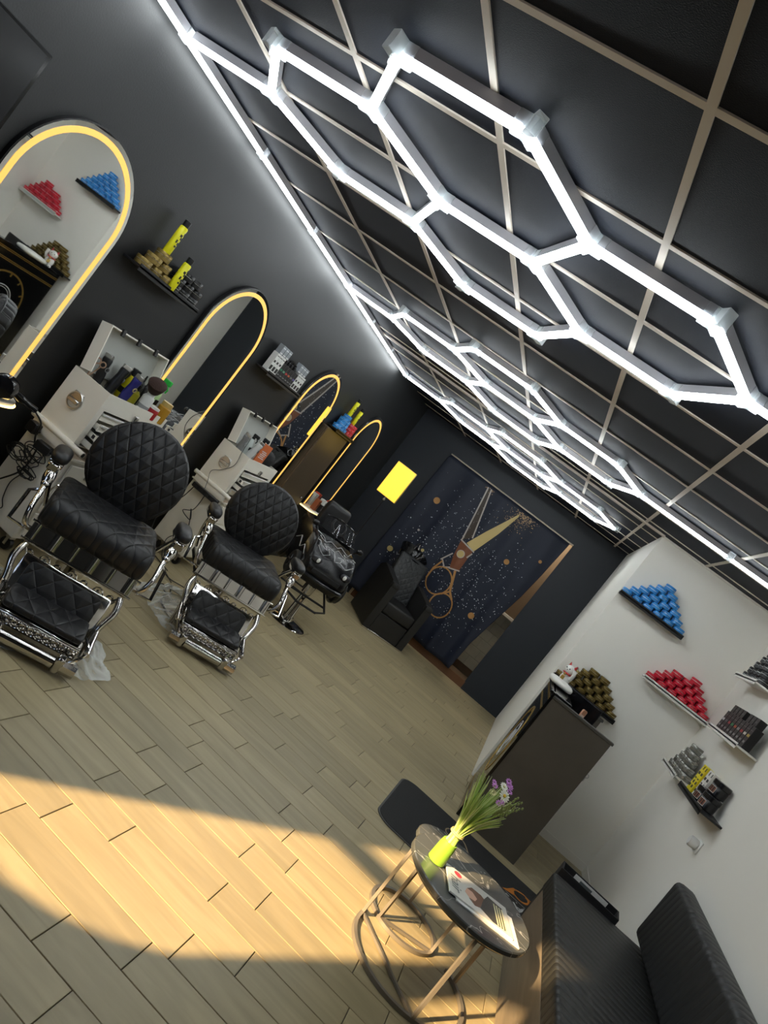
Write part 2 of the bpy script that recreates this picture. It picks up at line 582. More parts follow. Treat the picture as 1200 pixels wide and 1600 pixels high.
ct = thing('counter', 'pale counter edge in the tiled room behind the curtain', 'counter', (2.66, 9.655, 0))
MB().rbox(-.5, .5, -.035, .04, 1.03, 1.07, .003).build('counter_top', m_white_paint, ct, 0)
MB().rbox(-.5, -.47, .0, .03, .0, 1.03, .003).build('counter_support', m_brownwall, ct, 0)
lamp = bpy.data.lights.new('backroom_fill', 'POINT'); lamp.energy = 24; lamp.color = (1, .85, .65); lamp.shadow_soft_size = .1  # added fill light with an unseen fixture, to brighten the back room
lo = bpy.data.objects.new('backroom_fill', lamp); lo.location = (2.3, 9.3, 2.45); COL.objects.link(lo)
cl = thing('added_ceiling_lamp', 'unseen round ceiling lamp added to light the room behind the scissors curtain', 'lamp', (2.3, 9.3, 2.56))
MB().lathe([(.10, .08), (.10, .03), (.09, .02), (.0, .02)], 20).build('lamp_base', m_white_plastic, cl)

# trims around the curtain opening and the wooden sill under it
struct(MB().box(DX0, DX1, YB + .02, YB + .1, 0, .10).build('trim_2', M('brown_wood_sill', (.13, .055, .02), .5)))
struct(MB().box(DX1 - .012, DX1, YB + .03, YB + .119, .0, DZ).build('trim_3', m_backwall))
M('beige_jamb', (.42, .33, .22), .5)
struct(MB().box(DX0, DX0 + .03, YB + .001, YB + .119, .0, DZ).build('trim_4', MATS['beige_jamb']))

# ================================================================== CEILING LIGHT: honeycomb of LED tubes
hex_light = thing('honeycomb_light', 'white LED tube honeycombs linked across the dark tiled ceiling', 'ceiling light', (0, 0, H))
S = .462
HS, HH = S / 2, S * .8660254
node = [(0, 0), (HS, -HH), (HS + S, -HH), (2 * S, -2 * HH), (3 * S, -2 * HH), (3 * S + HS, -HH), (4 * S + HS, -HH), (5 * S, 0),
        (4 * S + HS, HH), (3 * S + HS, HH), (3 * S, 0), (2 * S, 0), (S + HS, HH), (HS, HH), (2 * S, 2 * HH), (3 * S, 2 * HH)]
edges = [(0, 1), (1, 2), (2, 3), (3, 4), (4, 5), (5, 6), (6, 7), (7, 8), (8, 9), (9, 10), (10, 5), (10, 11), (11, 2), (11, 12),
         (12, 13), (13, 0), (12, 14), (14, 15), (15, 9)]
tube_cache = {}
ZT = -.004


def led_tube(a, c, cut=.022):
    a, c = Vector((*a, 0)), Vector((*c, 0))
    ln = (c - a).length - 2 * cut
    k = round(ln, 3)
    if k not in tube_cache:
        h = MB().box(-ln / 2, ln / 2, -.0165, .0165, -.036, 0).mesh('tube', m_tube_side, 0)
        e = MB()
        pr = [(-.0160, -.036), (-.0165, -.044), (-.0125, -.053), (0, -.056), (.0125, -.053), (.0165, -.044), (.0160, -.036)]
        e.prism(pr, -ln / 2, ln / 2, 'x')
        tube_cache[k] = (h, e.mesh('diffuser', m_tube, 30))
    ang = math.atan2(c.y - a.y, c.x - a.x)
    mid = (a + c) / 2
    t = obj('tube', tube_cache[k][0], hex_light, (mid.x, mid.y, ZT), ang)
    obj('diffuser', tube_cache[k][1], t)


cm = MB()
for k in range(3):
    cm.rbox(.004, .052, -.0195, .0195, -.060, .001, .002, 1, 0, TR(rz=k * 2.0944))
cm.cyl((0, 0, -.061), (0, 0, .001), .022, n=6)
conn_me = cm.mesh('connector', [m_clear], 0)
line_me = MB().rbox(-.03, .03, -.0195, .0195, -.060, .001, .002).mesh('connector', [m_clear], 0)


def connector(p, rz=0., line=False):
    obj('connector', line_me if line else conn_me, hex_light, (p[0], p[1], ZT), rz)


for (x0, y0) in ((.60, 1.775), (.54, 4.44), (.575, 6.85)):
    nd = [(x0 + a, y0 + c) for a, c in node]
    for i, j in edges:
        led_tube(nd[i], nd[j])
    for i, p in enumerate(nd):
        connector(p, 0. if i in (1, 3, 5, 8, 11, 13, 14, 7, 9) and i in (1, 3, 5, 7, 9, 11, 13, 14) else math.pi)
    led_tube((.095, y0), nd[0])
    if y0 < 5:
        n7 = nd[7]
        led_tube(n7, (n7[0] + .72, y0)); connector((n7[0] + .72, y0), 0, True); led_tube((n7[0] + .72, y0), (XR - .03, y0))
ys = [-.95, -.05, .86, 1.775, 2.66, 3.55, 4.44, 5.24, 6.04, 6.85]
for a, c in zip(ys, ys[1:]):
    led_tube((.075, a), (.075, c)); connector((.075, c), math.pi / 2, True)

# ================================================================== LEFT WALL: mirrors, shelves, TV


def arch(yc, hw, zc, zb, n=28):
    """outline (y, z) of a round-headed mirror"""
    pts = [(yc + hw * math.cos(math.pi * i / n), zc + hw * math.sin(math.pi * i / n)) for i in range(n + 1)]
    return [(yc + hw, zb)] + pts + [(yc - hw, zb)]


ZC, ZB = 1.68, .75
m_edge = M('mirror_backing', (.010, .010, .011), .3)
m_shelf_white = M('white_acrylic', (.80, .79, .74), .3)
mir_lab = ['tall arched mirror with warm light strip, reflecting the white product wall',
           'arched warm-lit mirror between the two white tool trolleys',
           'arched warm-lit mirror reflecting the scissors curtain',
           'arched warm-lit mirror with cartons on the glowing ledge at its foot']
for yc, lab in zip((1.838, 3.612, 5.488, 7.28), mir_lab):
    t = thing('arched_mirror', lab, 'mirror', (0, yc, 0), 0, 'arched mirrors on the charcoal wall')
    MB().prism(arch(0, .392, ZC, ZB - .004), .002, .026, 'x').build('backing', m_edge, t, 30)
    MB().prism(arch(0, .385, ZC, ZB), .026, .0285, 'x').build('glass', m_mirror, t, 30)
    MB().ring(arch(0, .362, ZC, ZB), arch(0, .334, ZC, ZB), .0285, .0305, 'x').build('light_strip', m_warm_strip, t, 30)
    half = [(.004 + .215 * math.sin(math.pi * i / 24) ** .62, -math.copysign(.385 * abs(math.cos(math.pi * i / 24)) ** .62, math.cos(math.pi * i / 24))) for i in range(25)]
    lt_ = thing('lit_ledge', 'white glowing ledge under the %s' % ('mirror reflecting the product wall', 'mirror between the two trolleys', 'mirror reflecting the curtain', 'mirror beside the brown cabinet')[mir_lab.index(lab)], 'ledge', (0, yc, 0), 0, 'lit ledges under the mirrors')
    sh = MB().prism(half, ZB - .03, ZB - .006, 'z').build('board', m_shelf_white, lt_, 40)
    hi = [(x + .004, y * 1.012) for x, y in half]
    e = MB()
    n = len(half)
    e.tube([(x, y, ZB - .026) for x, y in hi], .005, 6)
    e.build('ledge_light', M('ledge_led', (.3, .25, .15), .5, emit=(1, .68, .22), es=5.0), sh)

# TV
tv = thing('television', 'black flat screen television high on the charcoal wall beside the first mirror', 'television', (0, .70, 1.80))
MB().box(.001, .03, -.2, .2, -.15, .15).build('wall_bracket', m_matte_black, tv, 0)
MB().rbox(.03, .065, -.64, .64, -.30, .30, .004).build('casing', m_gloss_black, tv)
MB().box(.065, .0665, -.62, .62, -.285, .285).build('screen', M('tv_screen', (.012, .013, .016), .18), tv, 0)

# ------------------------------------------------------------------ products
TR_, TH = .0475, .047


def tin_proto(name, col, label, cat, group, r=TR_, h=TH, rough=.35, metal=0., line=(.85, .9, .9)):
    mb = M('tin_%s' % col, col, rough, metal); ml = M('tin_highlight_%.2f_%.2f' % (line[0], line[2]), line, .4)
    o = MB().lathe([(r * .93, 0), (r * .97, .002), (r * .97, h * .50), (r * .93, h * .52)], 20).build(name, mb)
    tag(o, label, cat, group)
    MB().lathe([(r * .95, h * .52), (r * .95, h * .57)], 20, cap=False).build('lid_highlight', ml, o)  # pale ring paints the highlight along the lid edge
    MB().lathe([(r, h * .57), (r, h * .93), (r * .95, h * .99), (0, h * .99)], 20).build('lid', mb, o)
    return o


ROWN = ('bottom row', 'second row up', 'third row up', 'fourth row up', 'fifth row up', 'sixth row up')
ORD = ('first', 'second', 'third', 'fourth', 'fifth', 'sixth', 'seventh', 'eighth', 'ninth', 'tenth', 'eleventh', 'twelfth')


def place(proto, locs, ref, axis, sign, rz=0.):
    """ref: thing from which the tins of a row are counted; axis, sign: the way to count"""
    zs_ = sorted({round(q[2], 4) for q in locs}); lab = proto['label']
    for k, p in enumerate(locs):
        o = proto if k == 0 else copy_tree(proto)
        o.location = p; o.rotation_euler = (0, 0, rz + random.uniform(-.5, .5))
        r_ = zs_.index(round(p[2], 4))
        row = sorted([q[axis] * sign for q in locs if zs_.index(round(q[2], 4)) == r_])
        n_ = row.index(p[axis] * sign)
        o['label'] = '%s, %s, %s from the %s' % (lab, ROWN[r_], ORD[n_], ref)


def rows(rowdef, base, step, h):
    """rowdef: per row (first index offset in half steps, count); base: first centre; step: vector"""
    L = []
    for r, (o, n) in enumerate(rowdef):
        for k in range(n):
            q = o / 2 + k
            L.append((base[0] + step[0] * q, base[1] + step[1] * q, base[2] + r * h))
    return L


def shelf(name, label, loc, ln, depth, axis, mat, facing):
    """wall shelf with a low front lip; axis: 'x' or 'y' (its length); facing: direction away from the wall"""
    t = thing(name, label, 'shelf', loc, 0, 'wall shelves with hair products')
    if axis == 'y':
        x0, x1 = sorted((0, facing * depth))
        MB().rbox(x0, x1, -ln / 2, ln / 2, -.014, 0, .002).build('board', mat, t, 0)
        e = sorted((facing * depth, facing * (depth - .006)))
        MB().rbox(e[0], e[1], -ln / 2, ln / 2, -.03, .012, .002).build('front_lip', mat, t, 0)
    else:
        y0, y1 = sorted((0, facing * depth))
        MB().rbox(-ln / 2, ln / 2, y0, y1, -.014, 0, .002).build('board', mat, t, 0)
        e = sorted((facing * depth, facing * (depth - .006)))
        MB().rbox(-ln / 2, ln / 2, e[0], e[1], -.03, .012, .002).build('front_lip', mat, t, 0)
    return t


m_shelf_black = M('black_shelf', (.010, .010, .011), .4)
m_shelf_w = M('white_shelf', (.76, .75, .70), .4)
# white partition wall
D = .115
shelf('wall_shelf', 'black wall shelf carrying the pyramid of blue tins', (3.532, YW, 2.050), .615, D, 'x', m_shelf_black, -1)
shelf('wall_shelf', 'white wall shelf carrying the pyramid of red tins', (4.092, YW, 1.612), .60, D, 'x', m_shelf_w, -1)
shelf('wall_shelf', 'black wall shelf carrying the pyramid of bronze tins above the desk', (3.535, YW, 1.150), .615, D, 'x', m_shelf_black, -1)
py = YW - .058
p = tin_proto('wax_tin', '#2b87cf', 'bright blue wax tin on the black shelf', 'tin', 'blue tins on the white wall')
place(p, rows([(i, 6 - i) for i in range(6)], (3.276, py, 2.051), (.1015, 0, 0), TH), 'room corner', 0, -1)
p = tin_proto('wax_tin', '#c8102e', 'red wax tin on the white shelf', 'tin', 'red tins on the white wall')
place(p, rows([(0, 6), (1, 5), (2, 4), (3, 3), (6, 1)], (3.845, py, 1.613), (.0985, 0, 0), TH), 'room corner', 0, -1)
p = tin_proto('wax_tin', '#6b5a2c', 'bronze wax tin above the desk', 'tin', 'bronze tins on the white wall', metal=.6, rough=.38, line=(.8, .7, .45))
place(p, rows([(i, 6 - i) for i in range(5)], (3.280, py, 1.151), (.1015, 0, 0), TH), 'room corner', 0, -1)

# right wall shelves
XS = XR - .15
shelf('wall_shelf', 'white corner shelf with stacked black tins, highest on the right wall', (XR, 4.98, 2.06), .56, .15, 'y', m_shelf_w, -1)
shelf('wall_shelf', 'white shelf full of upright black cartons on the right wall', (XR, 4.54, 1.630), .80, .15, 'y', m_shelf_w, -1)
shelf('wall_shelf', 'white shelf carrying the pyramid of silver tins', (XR, 5.03, 1.19), .55, .15, 'y', m_shelf_w, -1)
shelf('wall_shelf', 'black shelf with yellow cartons and three black jars on the right wall', (XR, 4.22, 1.19), .70, .15, 'y', m_shelf_black, -1)
p = tin_proto('wax_tin', '#141516', 'black wax tin on the highest white shelf', 'tin', 'black tins on the right wall')
place(p, rows([(i, 5 - i) for i in range(5)], (XR - .08, 4.76, 2.061), (0, .108, 0), .052), 'room corner', 1, -1)
p = tin_proto('wax_tin', '#8d8c86', 'silver wax tin on the white shelf', 'tin', 'silver tins on the right wall', metal=.75, rough=.32)
place(p, rows([(i, 5 - i) for i in range(5)], (XR - .08, 4.81, 1.191), (0, .105, 0), .05), 'room corner', 1, -1)


def carton(name, label, cat, group, sx, sy, sz, col, marks, face='x-'):
    """upright carton; marks: (u0,u1,v0,v1,colour) in fractions of its front"""
    o = MB().rbox(-sx / 2, sx / 2, -sy / 2, sy / 2, 0, sz, .002).build(name, M('carton_%s' % col, col, .45), None, 0)
    tag(o, label, cat, group)
    for i, (u0, u1, v0, v1, c) in enumerate(marks):
        b = MB()
        if face == 'x-':
            b.box(-sx / 2 - .0008, -sx / 2, -sy / 2 + u0 * sy, -sy / 2 + u1 * sy, v0 * sz, v1 * sz)
        elif face == 'x+':
            b.box(sx / 2, sx / 2 + .0008, -sy / 2 + u0 * sy, -sy / 2 + u1 * sy, v0 * sz, v1 * sz)
        b.build('print', M('ink_%s' % c, c, .45), o, 0)
    return o


# black cartons on the middle right shelf
cols = ['#b9a13a', '#d8d4c8', '#a5252b', '#8d8d8d', '#b4552a', '#1f8a4c', '#a33a3f', '#55555a', '#c8c8c8']
for k in range(9):
    o = carton('cologne_carton', 'black cologne carton with %s print standing on the white right-wall shelf' % ('gold', 'cream', 'crimson', 'grey', 'orange', 'green', 'pink red', 'dark grey', 'white')[k], 'carton', 'black cartons on the right wall', .055, .074, .155, '#101012',
               [(.15, .85, .50, .62, cols[k]), (.25, .75, .2, .3, '#8a8a8a'), (.1, .9, .80, .82, '#6a6a6a')])
    o.location = (XR - .085, 4.20 + k * .083, 1.631)
for k in range(8):
    if k == 3:
        continue
    o = carton('spray_carton', 'small black spray carton on the cologne cartons, %s from the room corner' % ORD[7 - k - (1 if k < 3 else 0)], 'carton', 'small black cartons on top', .05, .072, .062, '#0c0c0d', [(.2, .8, .4, .6, '#3c3c3c')])
    o.location = (XR - .085, 4.245 + k * .083, 1.786)
# yellow and white cartons and jars on the black shelf
for k, (c, mk) in enumerate((('#e6d21c', '#15150c'), ('#e6d21c', '#15150c'), ('#e8e6e0', '#1c1c1c'), ('#e8e6e0', '#1c1c1c'))):
    lab = ('yellow' if k < 2 else 'white') + ' cologne carton with black print, ' + ('beside the silver tins', 'beside the white cartons', 'beside the yellow cartons', 'beside the black jars')[k]
    o = carton('cologne_carton', lab, 'carton', 'yellow cartons' if k < 2 else 'white cartons', .048, .06, .20, c,
               [(.15, .85, .62, .72, mk), (.2, .8, .45, .5, mk), (.0, .5, .28, .38, mk), (.4, 1, .12, .22, mk), (.1, .4, .82, .95, mk)])
    o.location = (XR - .085 + (.012 if k >= 2 else 0), (4.50, 4.435, 4.368, 4.303)[k], 1.191)
m_jar = M('black_jar', (.010, .010, .011), .25)
jar = MB().lathe([(.050, 0), (.056, .004), (.056, .062), (.052, .068)], 24).build('wax_jar', m_jar)
tag(jar, 'round black wax jar with a white label on the black right-wall shelf', 'jar', 'black jars on the right wall')
MB().lathe([(.059, .066), (.059, .094), (.055, .098), (0, .098)], 24).build('lid', m_jar, jar)
lb = MB()
for a0 in range(6):
    a, c = math.pi + (a0 - 3) * .16, math.pi + (a0 - 2) * .16
    lb.add([(.0566 * math.cos(a), .0566 * math.sin(a), .012), (.0566 * math.cos(c), .0566 * math.sin(c), .012), (.0566 * math.cos(c), .0566 * math.sin(c), .056), (.0566 * math.cos(a), .0566 * math.sin(a), .056)], [(0, 1, 2, 3)])
lbo = lb.build('label_frame', M('jar_label', (.55, .53, .5), .5), jar)
lb2 = MB()
for a0 in range(6):
    a, c = math.pi + (a0 - 3) * .14, math.pi + (a0 - 2) * .14
    lb2.add([(.0572 * math.cos(a), .0572 * math.sin(a), .016), (.0572 * math.cos(c), .0572 * math.sin(c), .016), (.0572 * math.cos(c), .0572 * math.sin(c), .052), (.0572 * math.cos(a), .0572 * math.sin(a), .052)], [(0, 1, 2, 3)], a0 % 2)
lb2.build('label_print', [M('jar_ink', (.02, .012, .01), .5), M('jar_ink2', (.22, .08, .05), .5)], lbo)
jl = [(XR - .085, 4.21, 1.191), (XR - .085, 4.05, 1.191), (XR - .07, 4.10, 1.290)]
for k, q in enumerate(jl):
    o = jar if k == 0 else copy_tree(jar)
    o.location = q; o.rotation_euler = (0, 0, .5)
    o['label'] = 'round black wax jar with framed label ' + ('beside the white cartons', 'at the free end of the black shelf', 'stacked on the two other jars')[k]

# left wall shelves
ZL = 1.685
shelf('wall_shelf', 'black shelf with bronze tins and two yellow sprays on the charcoal wall', (0, 2.66, ZL), .64, .13, 'y', m_shelf_black, 1)
shelf('wall_shelf', 'dark shelf crowded with white and black cartons on the charcoal wall', (0, 4.52, ZL - .015), .72, .13, 'y', M('brown_black_shelf', (.03, .026, .024), .45), 1)
shelf('wall_shelf', 'black shelf with blue and red tins on top of the brown cabinet', (0, 6.38, ZL - .035), .62, .13, 'y', m_shelf_black, 1)
p = tin_proto('wax_tin', '#86713a', 'bronze wax tin under the yellow sprays', 'tin', 'bronze tins on the charcoal wall', metal=.5, rough=.4, line=(.8, .75, .6))
place(p, rows([(0, 3), (1, 2), (2, 1)], (.065, 2.42, ZL + .001), (0, .098, 0), TH), 'tallest mirror', 1, 1)
p = tin_proto('wax_tin', '#101011', 'black wax tin beside the yellow sprays', 'tin', 'black tins on the charcoal wall')
place(p, rows([(0, 3), (0, 3), (1, 2)], (.065, 2.735, ZL + .001), (0, .098, 0), TH), 'bronze tins', 1, 1)


def spray_can(label, loc, h=.20, r=.024):
    o = thing('spray_can', label, 'spray can', loc, random.uniform(-.3, .3), 'yellow spray cans')
    MB().lathe([(r * .9, 0), (r, .004), (r, h * .80), (r * .8, h * .83)], 20).build('can', M('spray_yellow', '#e2dc1a', .4), o)
    MB().lathe([(r * .78, h * .83), (r * .82, h * .85), (r * .82, h), (r * .6, h * 1.01), (0, h * 1.01)], 20).build('cap', m_black, o)
    mk = MB()
    for (a0, a1, z0, z1) in ((-.5, .1, .55, .62), (-.1, .5, .48, .55), (-.6, -.2, .36, .45), (.0, .6, .32, .40), (-.3, .3, .24, .29), (.2, .7, .62, .70)):
        for q in range(3):
            a, c = a0 + (a1 - a0) * q / 3, a0 + (a1 - a0) * (q + 1) / 3
            R = r + .0006
            mk.add([(R * math.cos(a), R * math.sin(a), z0 * h), (R * math.cos(c), R * math.sin(c), z0 * h), (R * math.cos(c), R * math.sin(c), z1 * h), (R * math.cos(a), R * math.sin(a), z1 * h)], [(0, 1, 2, 3)])
    mk.build('print', M('spray_ink', (.02, .02, .01), .5), o)
    return o


spray_can('yellow spray can with a black cap on the bronze tins of the charcoal wall', (.065, 2.518, ZL + 3 * TH), .21)
spray_can('yellow spray can standing between bronze and black tins on the charcoal wall', (.112, 2.665, ZL), .21)
# cabinet under the blue and red tins
cb = thing('wall_cabinet', 'flat brown wall cabinet between the last two arched mirrors', 'cabinet', (0, 6.38, .72))
m_brown = M('brown_laminate', (.085, .062, .038), .35, var=.1)
MB().rbox(.002, .06, -.42, .30, 0, .90, .003).build('carcass', m_brown, cb, 0)
dr = MB().rbox(.06, .078, -.415, .295, .005, .895, .003).build('door', m_brown, cb, 0)
MB().ball((.09, .18, .10), .012, 10, 6).cyl((.078, .18, .10), (.09, .18, .10), .005).build('knob', m_chrome, dr)
p = tin_proto('wax_tin', '#2f86c9', 'blue wax tin over the brown cabinet', 'tin', 'blue tins over the cabinet')
place(p, rows([(0, 3), (1, 2), (1, 2), (2, 1)], (.065, 6.16, ZL - .034), (0, .098, 0), TH), 'red tins', 1, -1)
p = tin_proto('wax_tin', '#c0202a', 'red wax tin over the brown cabinet', 'tin', 'red tins over the cabinet')
place(p, rows([(0, 2), (0, 2), (0, 2)], (.065, 6.48, ZL - .034), (0, .098, 0), TH), 'blue tins', 1, 1)
spray_can('yellow spray can standing on the blue tins over the brown cabinet', (.065, 6.258, ZL - .034 + 4 * TH), .20)
spray_can('yellow spray can standing on the red tins over the brown cabinet', (.065, 6.50, ZL - .034 + 3 * TH), .20)
# cartons on the second left shelf
zz = ZL - .014
for k in range(12):
    y = 4.215 + k * .056
    if k in (0, 1, 2, 9, 10, 11):
        o = carton('shampoo_carton', 'white carton with black print on the dark shelf, %s from the scissors-reflecting mirror' % ORD[{0: 5, 1: 4, 2: 3, 9: 2, 10: 1, 11: 0}[k]], 'carton', 'white cartons on the charcoal wall', .05, .052, .16 if k < 4 else .145, '#dcdcd8',
                   [(.1, .8, .12, .36, '#161616'), (.15, .7, .52, .64, '#222222'), (.1, .9, .86, .9, '#444444')], 'x+')
    else:
        o = carton('cologne_carton', 'black carton with thin %s print among the white cartons' % ('green', 'pale green', 'red', 'orange red', 'grey', 'violet')[k - 3], 'carton', 'black cartons on the charcoal wall', .05, .052, .13, '#131315',
                   [(.15, .85, .5, .62, ('#2f8a62', '#6aa888', '#c23b30', '#c8603a', '#7a7a7a', '#6a5a9a')[k - 3]), (.0, .06, .02, .98, '#77777a'), (.2, .8, .2, .26, '#8a8a8a')], 'x+')
    o.location = (.065, y, zz)
for k in range(10):
    y = 4.225 + k * .063
    if k in (0, 1, 2, 7, 8, 9):
        o = carton('clear_case', 'clear case on the white cartons, %s from the scissors-reflecting mirror' % ORD[{0: 5, 1: 4, 2: 3, 7: 2, 8: 1, 9: 0}[k]], 'case', 'clear cases on the charcoal wall', .045, .055, .075, '#8b9095', [(.1, .9, .1, .2, '#d8d8d8'), (.1, .9, .7, .8, '#cfd3d6')], 'x+')
        o.location = (.065, y, zz + (.16 if k < 3 else .145))
    else:
        o = MB().lathe([(.013, 0), (.014, .03), (.007, .034), (.007, .05)], 10).build('dropper_cap', m_black)
        tag(o, 'small black cap on the black cartons, %s from the scissors-reflecting mirror' % ORD[6 - k], 'cap', 'black caps on the charcoal wall')
        o.location = (.065, y, zz + .13)
# cartons on the ledge of the last mirror
LZ = ZB - .006
for lab, y, x, s, c, mk in (
        ('brown carton with dark print on the ledge of the last arched mirror', 7.08, .10, (.06, .07, .14), '#8a4a28', '#3a1c10'),
        ('black bottle carton on the ledge of the last arched mirror', 7.15, .14, (.05, .05, .10), '#141414', '#7a7a7a'),
        ('tall white carton on the ledge of the last arched mirror', 7.25, .10, (.07, .09, .16), '#cfcfc8', '#9a9a94'),
        ('short dark red carton on the ledge of the last arched mirror', 7.27, .165, (.05, .08, .08), '#8f2018', '#5a120c'),
        ('bright red carton with a yellow badge on the ledge of the last arched mirror', 7.40, .12, (.07, .09, .17), '#c8402c', '#d8a020')):
    o = carton('carton', lab, 'carton', 'cartons on the lit ledge', *s, c, [(.25, .75, .35, .6, mk), (.15, .85, .75, .85, '#e0b8a0' if 'red' in lab else mk)], 'x+')
    o.location = (x, y, LZ)

# ================================================================== BARBER CHAIRS
m_leather = M('black_leather', (.011, .011, .012), .38, bump=.12, bscale=300)
q_back = quilt('quilted_leather_back', (.012, .012, .013), 'X', 'Z', .070, .125, depth=.010)
q_seat = quilt('quilted_leather_seat', (.012, .012, .013), 'X', 'Y', .10, .15, depth=.009)
q_leg = quilt('quilted_leather_leg', (.012, .012, .013), 'X', 'Z', .10, .12)


def sweep_section(b, prof, x0, x1, m=0, n_end=3, r=.02):
    """cushion: closed (y,z) outline swept along x with softened ends"""
    cy = sum(p[0] for p in prof) / len(prof); cz = sum(p[1] for p in prof) / len(prof)
    st = []
    for k in range(n_end + 1):
        a = math.pi / 2 * k / n_end
        st.append((x0 + r * (1 - math.sin(a)), r * (1 - math.cos(a))))
    st = st[::1]
    # st runs from inner offset 0 .. ; build list of (x, inset)
    left = [(x0 + r * (1 - math.cos(math.pi / 2 * k / n_end)), r * (1 - math.sin(math.pi / 2 * k / n_end))) for k in range(n_end + 1)]
    right = [(x1 - (x - x0), i) for x, i in left[::-1]]
    sec = left + right
    n = len(prof); vs = []; fs = []
    for x, ins in sec:
        for (y, z) in prof:
            d = math.hypot(y - cy, z - cz) + 1e-9
            s = max(0, (d - ins) / d)
            vs.append((x, cy + (y - cy) * s, cz + (z - cz) * s))
    for i in range(len(sec) - 1):
        for j in range(n):
            fs.append((i * n + j, i * n + (j + 1) % n, (i + 1) * n + (j + 1) % n, (i + 1) * n + j))
    fs += [tuple(range(n))[::-1], tuple(range((len(sec) - 1) * n, len(sec) * n))]
    b.add(vs, fs, m)


def rrect(y0, y1, z0, z1, r, n=5):
    rr = r if isinstance(r, (list, tuple)) else [r] * 4      # corners: y0z0, y1z0, y1z1, y0z1
    P = []
    for (cy, cz, a0, q) in ((y0, z0, math.pi, 0), (y1, z0, 1.5 * math.pi, 1), (y1, z1, 0, 2), (y0, z1, .5 * math.pi, 3)):
        q = rr[q]
        oy = cy + q if cy == y0 else cy - q
        oz = cz + q if cz == z0 else cz - q
        for k in range(n + 1):
            a = a0 + math.pi / 2 * k / n
            P.append((oy + q * math.cos(a), oz + q * math.sin(a)))
    return P


